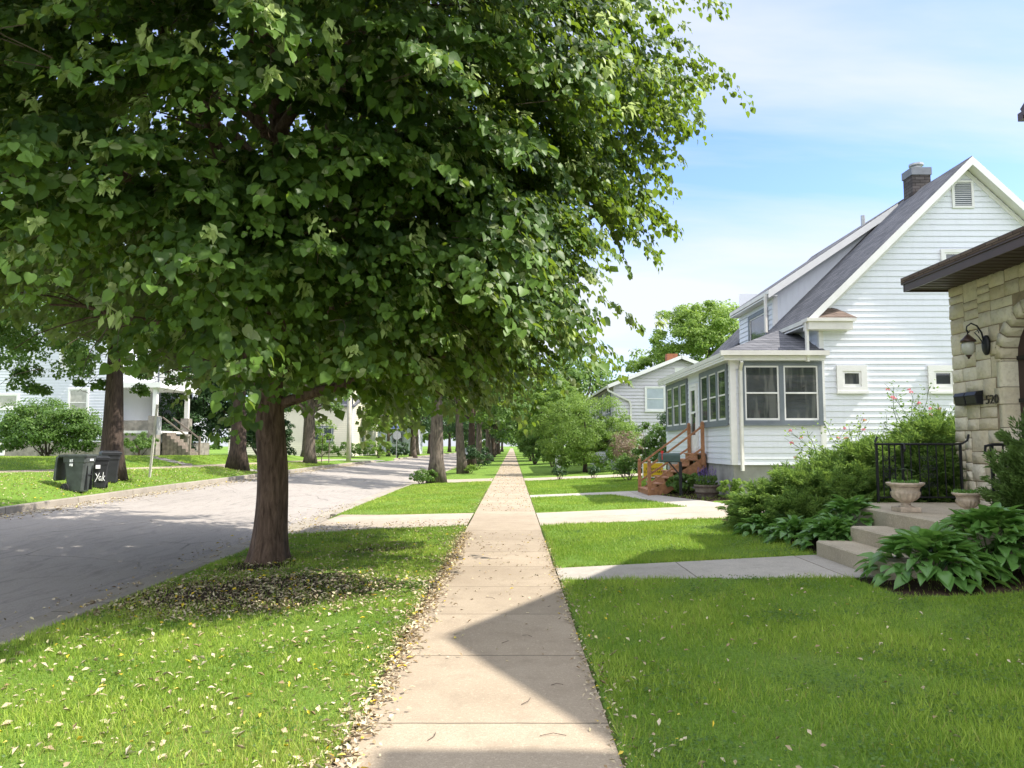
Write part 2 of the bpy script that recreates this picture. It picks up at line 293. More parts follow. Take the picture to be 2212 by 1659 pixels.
def text(name, body, size, M, mat, parent=None, ext=.004, sx=1.0):
    c = bpy.data.curves.new(name, 'FONT'); c.body = body; c.size = size; c.extrude = ext; c.align_x = 'CENTER'; c.align_y = 'CENTER'; c.materials.append(mat); c.space_character = 1.0
    o = link(bpy.data.objects.new(name, c)); place(o, parent)
    M = M.copy()
    if parent is not None: M.translation = M.translation-ORG[parent.name]
    o.matrix_world = M @ Matrix.Diagonal((sx, 1, 1, 1))
    if parent is not None: o.matrix_basis = M @ Matrix.Diagonal((sx, 1, 1, 1))
    bpy.context.view_layer.update(); me = bpy.data.meshes.new_from_object(o.evaluated_get(bpy.context.evaluated_depsgraph_get())); mb = o.matrix_basis.copy(); bpy.data.objects.remove(o)
    o = link(bpy.data.objects.new(name, me)); place(o, parent); o.matrix_basis = mb
    return o
def basis(X, Y, Z, o):
    m = Matrix.Identity(4)
    for i, a in enumerate((X, Y, Z)):
        for j in range(3): m[j][i] = a[j]
    m.translation = Vector(o); return m
def face_my(x, y, z): return basis((1, 0, 0), (0, 0, 1), (0, -1, 0), (x, y, z))     # lettering that faces -y
def face_mx(x, y, z): return basis((0, -1, 0), (0, 0, 1), (-1, 0, 0), (x, y, z))
def face_px(x, y, z): return basis((0, 1, 0), (0, 0, 1), (1, 0, 0), (x, y, z))
# wall frames: local x runs along the wall, local y points out of it, local z is up
def wall_my(x, y, z): return basis((1, 0, 0), (0, -1, 0), (0, 0, 1), (x, y, z))
def wall_mx(x, y, z): return basis((0, 1, 0), (-1, 0, 0), (0, 0, 1), (x, y, z))
def wall_px(x, y, z): return basis((0, 1, 0), (1, 0, 0), (0, 0, 1), (x, y, z))

# ------------------------------------------------------------------ leaves
def T_high(w=.9):
    q = w/.9
    V = [(0, 0), (.42, 0), (1, 0)] + [(-.07, .2*q), (.08, .42*q), (.38, .47*q), (.70, .30*q)] + [(-.07, -.2*q), (.08, -.42*q), (.38, -.47*q), (.70, -.30*q)]
    V = np.array([(u, v, .22*abs(v)-.22*u*u) for u, v in V]); P = [(0, 1, 4, 3), (1, 6, 5, 4), (1, 2, 6), (0, 7, 8, 1), (1, 8, 9, 10), (1, 10, 2)]
    return V, P
def T_low(w=.75):
    V = np.array([(0, 0, 0), (.45, w/2, .10), (1, 0, -.12), (.45, -w/2, .10)]); return V, [(0, 2, 1), (0, 3, 2)]
def T_hosta():
    us = [0, .22, .5, .78, 1]; ws = [.03, .20, .26, .15, .0]; V = []; P = []
    for u, w in zip(us, ws): V += [(u, w, .10*w/.26-.5*u*u+.28*u), (u, 0, -.5*u*u+.28*u-.02), (u, -w, .10*w/.26-.5*u*u+.28*u)]
    for i in range(4):
        a = i*3; P += [(a, a+1, a+4, a+3), (a+1, a+2, a+5, a+4)]
    return np.array(V), [p[::-1] for p in P]
def T_blade(): return np.array([(0, .5, 0), (0, -.5, 0), (.55, .36, .0), (.55, -.36, .0), (1, 0, .0)], float), [(0, 1, 3, 2), (2, 3, 4)]
def unit(a): return a/np.maximum(np.linalg.norm(a, axis=-1, keepdims=True), 1e-9)
def leaves(name, P, A, N, S, T, mat, parent=None, var=None, W=None, attrs=None):
    """P base points, A leaf axes, N rough normals, S lengths (W widths)"""
    V, polys = T; A = unit(A); B = unit(np.cross(N, A)); N = np.cross(A, B); S = np.asarray(S)[:, None, None]; W = S if W is None else np.asarray(W)[:, None, None]
    X = P[:, None, :] + A[:, None, :]*V[None, :, 0:1]*S + B[:, None, :]*V[None, :, 1:2]*W + N[:, None, :]*V[None, :, 2:3]*S
    n = len(P); nv = len(V); fl = np.array([i for p in polys for i in p]); lt = np.array([len(p) for p in polys])
    lv = (fl[None, :]+(np.arange(n)*nv)[:, None]).ravel(); ltt = np.tile(lt, n)
    if var is None: var = RNG.random(n)
    at = {'var': np.repeat(var, nv)}
    for k, a in (attrs or {}).items(): at[k] = np.repeat(a, nv)
    return np_mesh(name, X.reshape(-1, 3), (lv, ltt), mat, parent, at)
def rdir(n, zlo=-1, zhi=1):
    z = RNG.uniform(zlo, zhi, n); a = RNG.uniform(0, 2*PI, n); r = np.sqrt(1-z*z); return np.stack([r*np.cos(a), r*np.sin(a), z], 1)
def clump_crown(blobs, n, leaf, T, mat, name, parent, K=60, rc=.28, var_shift=0, edge=.55, flat=.7):
    """blobs: (cx,cy,cz,rx,ry,rz); foliage gathered in many small clumps, so gaps and dark hollows stay between them"""
    wts = np.array([b[3]*b[4]*b[5] for b in blobs])**.67; wts /= wts.sum(); P = []; N = []; VV = []
    for b, w in zip(blobs, wts):
        k = max(6, int(K*w)); d = rdir(k, -.75, 1); rr = RNG.uniform(edge, 1.0, k)**.6; c = np.array(b[:3])+d*rr[:, None]*np.array(b[3:6]); m = int(n*w/k)+1
        rad = RNG.uniform(.6, 1.25, k)*rc*np.mean(b[3:6])
        for i in range(k):
            dd = rdir(m, -.6, 1); r = RNG.uniform(.25, 1, m)**.5; P.append(c[i]+dd*r[:, None]*rad[i]*np.array([1, 1, flat])); N.append(dd*.8+d[i]*.5+np.array([0, 0, .6])+RNG.normal(0, .45, (m, 3))); VV.append(np.clip(RNG.normal(.45+.25*(RNG.random()-.5), .22, m), 0, 1))
    P = np.concatenate(P); N = unit(np.concatenate(N)); A = np.cross(N, RNG.normal(0, 1, (len(P), 3)))+np.array([0, 0, -.35])
    return leaves(name, P, A, N, RNG.uniform(.7, 1.25, len(P))*leaf, T, mat, parent, np.clip(np.concatenate(VV)+var_shift, 0, 1))
def trunk_mesh(mb, base, pts, rads, n=12, rough=.06, flare=0.0):
    pts = [Vector(p) for p in pts]; rs = []; prev = None; ph = [random.uniform(0, 6) for _ in range(4)]
    for i, p in enumerate(pts):
        d = (pts[min(i+1, len(pts)-1)]-pts[max(i-1, 0)]).normalized(); u = Vector((1, 0, 0)) if abs(d.x) < .8 else Vector((0, 1, 0)); u = (u-d*u.dot(d)).normalized(); w = d.cross(u)
        fl = flare*math.exp(-(p.z-pts[0].z)/.28)
        ring = []
        for k in range(n):
            a = 2*PI*k/n; r = rads[i]*(1+rough*math.sin(3*a+ph[0]+i*.15)+rough*.7*math.sin(5*a+ph[1]-i*.1)+.4*rough*math.sin(11*a+ph[2])); r *= 1+fl*(.6+.5*math.sin(4*a+ph[3])**2)
            ring.append(tuple(p+(u*math.cos(a)+w*math.sin(a))*r))
        rs.append(ring)
    mb.rings(rs, cap=True)
def limb(mb, a, b, r0, r1, n=7, bend=.15, seg=6):
    a = Vector(a); b = Vector(b); L = (b-a).length; off = Vector((random.uniform(-1, 1), random.uniform(-1, 1), random.uniform(-.2, .8)))*L*bend; pts = []; rad = []
    for i in range(seg+1):
        t = i/seg; pts.append(a.lerp(b, t)+off*math.sin(PI*t)+Vector((random.uniform(-1, 1), random.uniform(-1, 1), random.uniform(-1, 1)))*L*.02*(0 if i in (0, seg) else 1)); rad.append(r0*(1-t)+r1*t)
    mb.tube(pts, rad, n, cap=False); return pts
def tree(name, label, x, y, hh, tr, cz, rx, rz, n, leaf, mat, bark=BARK2, group=None, K=70, ry=None, cat='tree', lean=0, fork=1.8, off=(0, 0), shift=0, edge=.5, rc=.26, extra=None, z0=None):
    z0 = h(x, y) if z0 is None else z0; t = thing(name, label, cat, (x, y, z0-.05), group); ry = ry or rx
    mb = MB(); top = Vector((x+off[0], y+off[1], z0+cz+rz*.45)); pts = []; rad = []
    for i in range(9):
        q = i/8; pts.append(Vector((x, y, z0-.08)).lerp(top, q)+Vector((lean*q*(1-q), 0, 0))); rad.append(tr*(1-.78*q**1.1))
    trunk_mesh(mb, None, pts, rad, 12, .06, .45)
    for i in range(8):
        a = i*2.4+random.random(); s = random.uniform(.25, .6); p = Vector((x, y, z0+fork)).lerp(top, s*.6); e = Vector((x+off[0]+math.cos(a)*rx*.7, y+off[1]+math.sin(a)*ry*.7, z0+cz+random.uniform(-.35, .5)*rz)); limb(mb, p, e, tr*.42, tr*.08, 6)
    mb.build('trunk', bark, t, True)
    blobs = [(x+off[0], y+off[1], z0+cz, rx, ry, rz)]
    for i in range(5):
        a = i*1.26+random.random(); blobs.append((x+off[0]+math.cos(a)*rx*.5, y+off[1]+math.sin(a)*ry*.5, z0+cz+random.uniform(-.35, .4)*rz, rx*.58, ry*.58, rz*.5))
    for e in (extra or []): blobs.append(e)
    clump_crown(blobs, n, leaf, T_low(), mat, 'crown', t, K, rc, shift, edge); return t
def shrub(name, label, x, y, rx, ry, hz, n, leaf, mat, cat='shrub', group=None, K=40, stems=6, T=None, z0=None, shift=0, rc=.3, base=.1):
    z0 = h(x, y) if z0 is None else z0; t = thing(name, label, cat, (x, y, z0-.03), group); mb = MB()
    for i in range(stems):
        a = i*2*PI/stems+random.random(); limb(mb, (x+random.uniform(-.08, .08)*rx, y, z0-.05), (x+math.cos(a)*rx*.6, y+math.sin(a)*ry*.6, z0+hz*random.uniform(.5, .85)), .012+.02*hz/2, .006, 5)
    mb.build('stem', TWIG, t, True)
    bl = [(x, y, z0+base+hz*.5, rx, ry, hz*.5)]+[(x+math.cos(i*1.5)*rx*.45, y+math.sin(i*1.5)*ry*.45, z0+base+hz*random.uniform(.35, .68), rx*.55, ry*.55, hz*.36) for i in range(5)]
    clump_crown(bl, n, leaf, T or T_low(), mat, 'foliage', t, K, rc, shift, .5); return t

# ------------------------------------------------------------------ setting: ground, road, paving
SW0, SW1 = -.93, .59
def paved(x, y):
    x, y = np.broadcast_arrays(np.asarray(x, float), np.asarray(y, float)); m = (x > SW0) & (x < SW1)
    ap = np.interp(x, [-4.9, -3.2, SW0], [.9, .25, 0]); ap = np.where(x > SW1, 0, ap)
    dv = ((y > 16.3-ap) & (y < 19.4+ap) & (x > -5.2) & (x < 12)); dv |= ((y > 36.5-ap) & (y < 39.6+ap) & (x > -5.2) & (x < 14))
    fw = (x > SW1) & (x < 4.45) & (y > np.interp(x, [.6, 4.4], [9.8, 9.1])) & (y < np.interp(x, [.6, 4.4], [10.75, 11.0]))
    wp = (x > SW1) & (x < 4.6) & (y > 25.0) & (y < 26.3)
    wp |= (x > np.interp(y, [19.4, 25], [4.4, 3.2])) & (x < np.interp(y, [19.4, 25], [5.6, 4.25])) & (y > 19.3) & (y < 25.2)
    rd = (x > -12.0) & (x < -4.6); ls = (x > -15.9) & (x < -14.3) & (y < 66)
    lw = (x > -21.5) & (x < -12.0) & (y > 37.2) & (y < 38.4); ss = (x < -11.9) & (y > 67.2) & (y < 76.8)
    return m | dv | fw | wp | rd | ls | lw | ss
def soil_mask(x, y):
    a = np.exp(-(((x+3.15)/1.9)**2+((y-9.35)/1.45)**2)**2)*.93; b = np.exp(-(((x+2.1)/.8)**2+((y-12.9)/.5)**2)**2)*.8; c = np.exp(-(((x+3.74)/.65)**2+((y-11.5)/.7)**2)**2)
    d = np.exp(-((x-SW0+.02)/.07)**2)*.55*(y < 30); e = np.exp(-((x-SW1-.02)/.05)**2)*.45*(y < 17); bd = ((x > 4.35) & (x < 9) & (y > 11.0) & (y < 16.2))*1.0+((x > 4.0) & (x < 8) & (y > 7.9) & (y < 9.9))*1.0+((x > 4.5) & (x < 6.1) & (y > 20.5) & (y < 25))*.9
    return np.clip(a+b+c+d+e+bd, 0, 1)
def grid_axis(knots):
    out = []
    for (a, b, s) in knots: out += list(np.arange(a, b-1e-6, s))
    return out
gx = grid_axis([(-400, -60, 30), (-60, -20, 4), (-20, -12.2, .5), (-12.2, -4.4, .6), (-4.4, -1.2, .12), (-1.2, 1.0, .06), (1.0, 5, .14), (5, 14, .4), (14, 60, 4), (60, 401, 30)])+[SW0-.01, SW0+.02, SW1-.02, SW1+.01, -4.6, -4.56, -12.0, -12.05, -11.8, -14.3, -14.28, -15.9, -15.92, -17.6]
gy = grid_axis([(-30, 2, 2), (2, 14, .12), (14, 24, .15), (24, 44, .4), (44, 100, 1.5), (100, 300, 12), (300, 1201, 100)])+[16.28, 16.32, 19.38, 19.42, 36.48, 36.52, 39.58, 39.62, 24.98, 25.02, 26.28, 26.32, 67.18, 67.22, 76.78, 76.82, 37.18, 37.22, 38.38, 38.42]
gx = np.unique(np.round(gx, 3)); gy = np.unique(np.round(gy, 3)); GX, GY = np.meshgrid(gx, gy, indexing='ij')
GZ = H(GX, GY)+np.where(paved(GX, GY), -.09, .012+.012*np.sin(GX*2.1)*np.cos(GY*1.7))
nx, ny = GX.shape; I = np.arange(nx*ny).reshape(nx, ny); Q = np.stack([I[:-1, :-1], I[1:, :-1], I[1:, 1:], I[:-1, 1:]], -1).reshape(-1, 4)
g = np_mesh('ground', np.stack([GX, GY, GZ], -1).reshape(-1, 3), (Q.ravel(), np.full(len(Q), 4)), GROUND, None, {'soil': (soil_mask(GX, GY)*(~paved(GX, GY))).ravel()}, True)
tag(g, kind='structure')
def sheet(name, xs, y0f, y1f, mat, lift=.0, ny=40, crown=0, parent=None):
    """a paving sheet that follows the land between y0f(x) and y1f(x)"""
    xs = np.array(xs); a = np.array([y0f(x) if callable(y0f) else y0f for x in xs]); b = np.array([y1f(x) if callable(y1f) else y1f for x in xs])
    t = np.linspace(0, 1, ny)**(1.8 if ny > 60 else 1); Y = a[:, None]*(1-t)+b[:, None]*t; X = np.repeat(xs[:, None], ny, 1); Z = H(X, Y)+lift
    n1, n2 = X.shape; I = np.arange(n1*n2).reshape(n1, n2); Q = np.stack([I[:-1, :-1], I[1:, :-1], I[1:, 1:], I[:-1, 1:]], -1).reshape(-1, 4)
    o = np_mesh(name, np.stack([X, Y, Z], -1).reshape(-1, 3), (Q.ravel(), np.full(len(Q), 4)), mat, parent, None, True); return tag(o, kind='structure')
sheet('sidewalk', [SW0, -.5, -.17, .2, SW1], -4, 420, SIDEW, 0, 300)
sheet('road', list(np.linspace(-11.8, -4.80, 14)), -30, 500, ASPH, .004, 320)
sheet('gutter_strip', [-5.32, -5.0, -4.81], -30, 400, CURBC, .010, 260)
sheet('gutter_strip', [-11.79, -11.4], -30, 400, CURBC, .010, 260)
ap = lambda x: float(np.interp(x, [-4.9, -3.2, SW0], [.9, .25, 0]))
xs_l = list(np.linspace(-4.80, SW0-.03, 12)); xs_r = list(np.linspace(SW1+.015, 12, 16))
for a, b in ((16.3, 19.4), (36.5, 39.6)):
    sheet('driveway', xs_l, lambda x: a-ap(x), lambda x: b+ap(x), DRIVE, .006, 12); sheet('driveway', xs_r, a, b, DRIVE, .006, 12)
sheet('front_walk', list(np.linspace(SW1+.015, 4.35, 12)), lambda x: float(np.interp(x, [.6, 4.4], [9.8, 9.1])), lambda x: float(np.interp(x, [.6, 4.4], [10.75, 11.0])), WALKC, .004, 10)
sheet('front_walk', list(np.linspace(SW1+.015, 4.3, 14)), 25.0, 26.3, WALKC, .004, 8)
def strip(name, ys, xa, xb, mat, lift):
    V = []; Q = []
    for y in ys:
        for q in np.linspace(0, 1, 6): x = xa(y)*(1-q)+xb(y)*q; V.append((x, y, h(x, y)+lift))
    for i in range(len(ys)-1):
        for j in range(5): Q += [i*6+j, i*6+j+1, i*6+j+7, i*6+j+6]
    return tag(np_mesh(name, V, (Q, [4]*(len(Q)//4)), mat, None, None, True), kind='structure')
strip('front_walk', list(np.linspace(19.41, 24.99, 12)), lambda y: float(np.interp(y, [19.4, 25], [4.4, 3.2])), lambda y: float(np.interp(y, [19.4, 25], [5.6, 4.25])), WALKC, .004)
sheet('sidewalk', [-15.9, -15.1, -14.3], 0, 66, SIDEW, .006, 60); sheet('sidewalk', [-15.9, -15.1, -14.3], 78, 300, SIDEW, .006, 60)
sheet('front_walk', list(np.linspace(-19.2, -15.91, 6)), 37.2, 38.4, WALKC, .006, 4); sheet('front_walk', list(np.linspace(-14.29, -12.1, 6)), 37.2, 38.4, WALKC, .006, 4)
sheet('side_street', list(np.linspace(-120, -11.79, 40)), 67.2, 76.8, ASPH, .008, 8)
# kerbs (real steps): right kerb breaks at the driveways, left kerb at the side street
def curb(x0, x1, y0, y1, name='kerb'):
    ys = np.linspace(y0, y1, max(3, int((y1-y0)/1.5))); mb = MB(); rs = []
    for y in ys:
        zr = h((x0+x1)/2, y); zt = max(h(x0-.06, y), h(x1+.06, y)) if False else (h(x1+.1, y) if x0 > -8 else h(x0-.12, y)); zb = zt-.35
        rs.append([(x0, y, zb), (x0+.02, y, zt-.012), (x0+.035, y, zt+.002), (x1-.035, y, zt+.002), (x1-.02, y, zt-.012), (x1, y, zb)])
    mb.rings(rs); return tag(mb.build(name, CURBC), kind='structure')
curb(-4.82, -4.62, -30, 15.35); curb(-4.82, -4.62, 20.35, 35.5); curb(-4.82, -4.62, 40.6, 300)
curb(-12.02, -11.80, -30, 66.8); curb(-12.02, -11.80, 77.2, 300)

# ------------------------------------------------------------------ lawn grass (uncountable)
def grass_patch(name, x0, x1, y0, y1, dens, hgt, wid, keep=None):
    n = int((x1-x0)*(y1-y0)*dens); x = RNG.uniform(x0, x1, n); y = RNG.uniform(y0, y1, n)
    # only what the picture could show
    m = (np.abs(x) < (y+1.0)*.74+.3) & ~paved(x-.03*np.sign(x+.2), y) & (RNG.random(n) > soil_mask(x, y)*.97)
    if keep is not None: m &= keep(x, y)
    m &= RNG.random(n) < np.clip((7.0/np.maximum(y, 3)), .0, 1)**1.0 if dens > 2000 else m
    x = x[m]; y = y[m]; n = len(x); f = np.maximum(1, y/9)
    lump = .5+.28*np.sin(x*2.3+np.sin(y*1.1)*2)*np.cos(y*1.9+np.sin(x*.9)*1.5)+.22*np.sin(x*7.1+2*np.sin(y*3.3))*np.cos(y*6.3+2*np.sin(x*4.1)); patch = .5+.5*np.sin(x*.9+1.3*np.sin(y*.7))*np.cos(y*.8+x*.3)
    edge = np.exp(-((x-SW0)/.35)**2)+np.exp(-((x-SW1)/.12)**2)*.4
    A = np.stack([RNG.normal(0, .42, n), RNG.normal(0, .42, n), np.ones(n)*.9], 1); N = np.stack([RNG.normal(0, 1, n), RNG.normal(0, 1, n), np.full(n, .5)], 1)
    S = hgt*(.5+.8*RNG.random(n)**1.5)*(.6+.9*lump)*(1+.35*np.exp(-((x-SW1)/.10)**2)); dry = np.clip((RNG.random(n) < (.09+.05*(x < 0)+.2*(patch > .72)*(x < 0)+.22*edge+.3*np.exp(-((x+1.6)/.8)**2-((y-4.2)/1.0)**2)*(x < SW0))).astype(float)*RNG.random(n), 0, 1)
    var = np.clip(.42+.75*(lump-.5)+.3*(patch-.5)+RNG.normal(0, .22, n)-.05*(x > .6), 0, 1)
    return leaves(name, np.stack([x, y, H(x, y)-.005], 1), A, N, S, T_blade(), GRASSB, None, var, wid*f*RNG.uniform(.7, 1.3, n), {'dry': dry})
tag(grass_patch('grass', -9, SW0+.03, 3.2, 16.6, 5200, .066, .0056, lambda x, y: x > -4.66), kind='stuff')
tag(grass_patch('grass', SW1-.03, 7.4, 3.2, 16.6, 5200, .068, .0056), kind='stuff')
tag(grass_patch('grass', -4.66, SW0+.02, 16, 36, 900, .06, .006), kind='stuff')
tag(grass_patch('grass', SW1-.02, 6.5, 16, 37, 900, .06, .006), kind='stuff')
tag(grass_patch('grass', -24, -12.0, 16, 52, 420, .07, .006), kind='stuff')

# ------------------------------------------------------------------ building helpers
def clap(name, mat, parent, M, z0, z1, xl, xr, step=.165, depth=.021):
    """clapboards: one tilted board per course, clipped to [xl(z), xr(z)]"""
    mb = MB(M); z = z0
    while z < z1-.01:
        zt = min(z+step, z1); a0, a1, b0, b1 = xl(z), xr(z), xl(zt), xr(zt)
        if a1-a0 > .01:
            b = len(mb.v); j = random.uniform(-.0015, .0015)
            mb.v += [mb.pt(p) for p in [(a0, depth+j, z), (a1, depth+j, z), (b1, .002, zt), (b0, .002, zt), (a0, .001, z+.011), (a1, .001, z+.011)]]; mb.f += [(b, b+1, b+2, b+3), (b, b+4, b+5, b+1)]
        z = zt
    return mb.build(name, mat, parent)
def window(parent, M, w, hgt, casing=GREYT, units=1, pane=None, sash=TRIMW, cw=.09, name='window', double=True, mull=.1, label=None):
    """a framed window standing in the wall; M's origin is its lower left outside corner"""
    pane = pane or GLASS; M = M @ Matrix.Translation((0, .026, 0)); f = MB(M); f.box(0, w, -.02, .045, 0, cw).box(0, w, -.02, .045, hgt-cw, hgt).box(0, cw, -.02, .045, cw, hgt-cw).box(w-cw, w, -.02, .045, cw, hgt-cw).box(-.02, w+.02, .045, .075, -.03, .035)
    uw = (w-2*cw-(units-1)*mull)/units
    for i in range(1, units): f.box(cw+i*uw+(i-1)*mull, cw+i*uw+i*mull, -.02, .043, cw, hgt-cw)
    fo = f.build(name, casing, parent); 
    if label: fo['label'] = label
    for i in range(units):
        x0 = cw+i*(uw+mull); x1 = x0+uw; z0 = cw; z1 = hgt-cw; s = MB(M); t = .045 if w > .9 else .06
        s.box(x0, x1, -.02, .024, z0, z0+t*1.3).box(x0, x1, -.02, .024, z1-t, z1).box(x0, x0+t, -.02, .024, z0+t*1.3, z1-t).box(x1-t, x1, -.02, .024, z0+t*1.3, z1-t)
        if double: zm = (z0+z1)/2; s.box(x0+t, x1-t, -.02, .028, zm-.022, zm+.022)
        s.build('sash', sash, fo); p = MB(M)
        if double:
            p.add([(x0+t-.01, .004, z0+t), (x1-t+.01, .004, z0+t), (x1-t+.01, .004, zm), (x0+t-.01, .004, zm)], [(0, 1, 2, 3)]).add([(x0+t-.01, .010, zm), (x1-t+.01, .010, zm), (x1-t+.01, .010, z1-t+.01), (x0+t-.01, .010, z1-t+.01)], [(0, 1, 2, 3)])
        else: p.add([(x0+t-.01, .004, z0+t), (x1-t+.01, .004, z0+t), (x1-t+.01, .004, z1-t+.01), (x0+t-.01, .004, z1-t+.01)], [(0, 1, 2, 3)])
        p.build('pane', pane, fo)
    return fo
def slab(mb, quad, t):
    """a thick sheet: quad of points (counter-clockwise seen from above), thickness t downwards"""
    q = [Vector(p) for p in quad]; n = len(q); return mb.add([tuple(p) for p in q]+[(p.x, p.y, p.z-t) for p in q], [tuple(range(n)), tuple(range(2*n-1, n-1, -1))]+[(i, i+n, (i+1) % n+n, (i+1) % n) for i in range(n)])
def bar(mb, a, b, w, d, up=(0, 0, 1)):
    a = Vector(a); b = Vector(b); t = (b-a).normalized(); u = Vector(up); s = t.cross(u).normalized()*w/2; u = s.cross(t).normalized()*d/2
    return mb.rings([[tuple(p+s+u), tuple(p-s+u), tuple(p-s-u), tuple(p+s-u)] for p in (a, b)])
def gutter(mb, a, b, r=.065):
    """K-shaped eaves gutter along a-b (outer side to the left of travel)"""
    a = Vector(a); b = Vector(b); t = (b-a).normalized(); s = Vector((-t.y, t.x, 0)); pr = [(-.01, 0), (-.01, -.12), (.06, -.125), (.085, -.07), (.115, -.04), (.12, .005), (.105, .005), (.10, -.03), (.0, -.03)]
    return mb.rings([[tuple(p+s*u+Vector((0, 0, v))) for u, v in pr] for p in (a, b)])

# ------------------------------------------------------------------ white clapboard house with enclosed porch
def white_house():
    t = thing('clapboard_house', 'tall white clapboard house with grey shingle roof, shed dormer and enclosed windowed porch', 'house', (8.6, 21.2, .2))
    X0, X1, Y0, Y1, ZE, ZP, XR = 8.6, 17.2, 21.2, 32.0, 5.47, 9.62, 12.9
    pitch = (ZP-ZE)/(XR-X0); gz = lambda x: ZE+(XR-X0-abs(x-XR))*pitch
    core = MB(); core.prism([(X0+.02, .1), (X1-.02, .1), (X1-.02, ZE), (XR, ZP-.06), (X0+.02, ZE)], 'y', Y0+.02, Y1); core.build('wall_core', WHITE, t)
    M = wall_my(0, Y0, 0)
    xl = lambda z: X0+.10 if z < ZE else min(XR-.01, X0+(z-ZE)/pitch+.05); xr = lambda z: X1-.02 if z < ZE else max(XR+.01, X1-(z-ZE)/pitch-.05)
    clap('wall', WHITE, t, M, 1.16, ZP-.1, xl, xr)
    clap('wall', WHITE, t, wall_mx(X0, 0, 0), 4.2, ZE-.1, lambda z: Y0+.1, lambda z: Y1)
    MB().box(X0+.03, X1, Y0+.03, Y1, -.1, 1.17).build('foundation', FOUND, t)
    MB().box(X0-.03, X0+.10, Y0-.035, Y0+.1, 1.16, ZE-.02).build('corner_board', TRIMW, t)
    # roof: two thick planes with an overhang of 0.35 m; front plane interrupted by the dormer
    oh = .36; xe = X0-.42; ze = ZE-.42*pitch+.16; zp = ZP+.18; rf = MB()
    D0, D1 = 24.75, 28.5
    slab(rf, [(xe, Y0-oh, ze), (XR, Y0-oh, zp), (XR, Y1+oh, zp), (X0+1.2, Y1+oh, ze+(1.62)*pitch), (X0+1.2, D0, ze+1.62*pitch), (xe, D0, ze)], .10)
    slab(rf, [(xe, D1, ze), (X0+1.21, D1, ze+1.63*pitch), (X0+1.21, Y1+oh, ze+1.63*pitch), (xe, Y1+oh, ze)], .10)
    slab(rf, [(XR, Y0-oh, zp), (X1+.42, Y0-oh, ze), (X1+.42, Y1+oh, ze), (XR, Y1+oh, zp)], .10)
    r = rf.build('roof', SHING, t)
    rk = MB()
    for s in (-1, 1):
        a = (XR+s*(XR-xe), ze); b = (XR, zp); y = Y0-oh; n = .24
        pa = [(a[0], y-.02, a[1]-.02), (b[0], y-.02, b[1]-.02), (b[0], y-.02, b[1]-.02-n), (a[0], y-.02, a[1]-.02-n)]
        rk.add(pa+[(p[0], y+.02, p[2]) for p in pa], [(0, 1, 2, 3), (7, 6, 5, 4), (0, 4, 5, 1), (1, 5, 6, 2), (2, 6, 7, 3), (3, 7, 4, 0)])
        pb = [(a[0], y+.02, a[1]-n+.05), (b[0], y+.02, b[1]-n+.05), (b[0], Y0, b[1]-n+.05), (a[0], Y0, a[1]-n+.05)]
        rk.add(pb+[(p[0], p[1], p[2]-.02) for p in pb], [(0, 1, 2, 3), (7, 6, 5, 4), (0, 3, 7, 4), (1, 2, 6, 5)])
        # frieze board on the wall under the soffit
        n2 = .42; pc = [(a[0]+.45*(-s), Y0-.035, a[1]-n-.02+.45*pitch), (b[0], Y0-.035, b[1]-n-.02), (b[0], Y0-.035, b[1]-n2), (a[0]+.45*(-s), Y0-.035, a[1]-n2+.45*pitch)]
        rk.add(pc+[(p[0], Y0+.01, p[2]) for p in pc], [(0, 1, 2, 3), (2, 6, 7, 3), (0, 4, 5, 1)])
    rk.build('rake_board', TRIMW, t)
    # cornice return with its own scrap of roof
    cr = MB(); cr.box(xe-.02, X0+.78, Y0-oh-.03, Y0, ze-.34, ze-.12).box(xe-.08, X0+.86, Y0-oh-.09, Y0, ze-.12, ze-.03); cr.build('cornice_return', GUT, t)
    MB().add([(xe+.25, Y0-oh-.06, ze-.025), (X0+.88, Y0-oh-.1, ze-.025), (X0+.5, Y0-.01, ze+.30), (xe+.7, Y0-.01, ze+.34), (X0+.88, Y0-.01, ze-.025)], [(0, 1, 2, 3), (1, 4, 2)]).build('return_roof', SHINGB, t)
    for ga, gb in (((xe, D0+.15, ze-.01), (xe, Y0-oh, ze-.01)), ((xe, Y1+oh, ze-.01), (xe, D1-.1, ze-.01))): gt = MB(); gutter(gt, ga, gb); gt.build('gutter', GUT, t)
    for ya_, yb_ in ((Y0-oh+.03, D0), (D1, Y1+oh)): MB().box(xe+.01, X0+.02, ya_, yb_, ze-.20, ze-.16).build('soffit', TRIMW, t)
    # shed dormer
    dz, dxe = 6.72, 8.30; dp = (9.55-dz)/(12.7-dxe); zd = lambda x: dz+(x-dxe)*dp
    dr = MB(); slab(dr, [(dxe, D0-.35, dz), (XR-.1, D0-.35, zd(XR-.1)+.12), (XR-.1, D1+.3, zd(XR-.1)+.12), (dxe, D1+.3, dz)], .1); dr.build('dormer_roof', SHING, t)
    dk = MB(); y = D0-.35; zz2 = zd(XR-.3)
    dk.add([(dxe, y-.02, dz-.01), (XR-.3, y-.02, zz2+.09), (XR-.3, y-.02, zz2-.15), (dxe, y-.02, dz-.27), (dxe, y+.02, dz-.01), (XR-.3, y+.02, zz2+.09), (XR-.3, y+.02, zz2-.15), (dxe, y+.02, dz-.27)], [(0, 1, 2, 3), (7, 6, 5, 4), (2, 6, 7, 3), (0, 3, 7, 4)])
    dk.add([(dxe, y+.02, dz-.25), (XR-.3, y+.02, zz2-.13), (XR-.3, D0, zz2-.13), (dxe, D0, dz-.25)], [(0, 1, 2, 3)]); dk.build('dormer_rake_board', TRIMW, t)
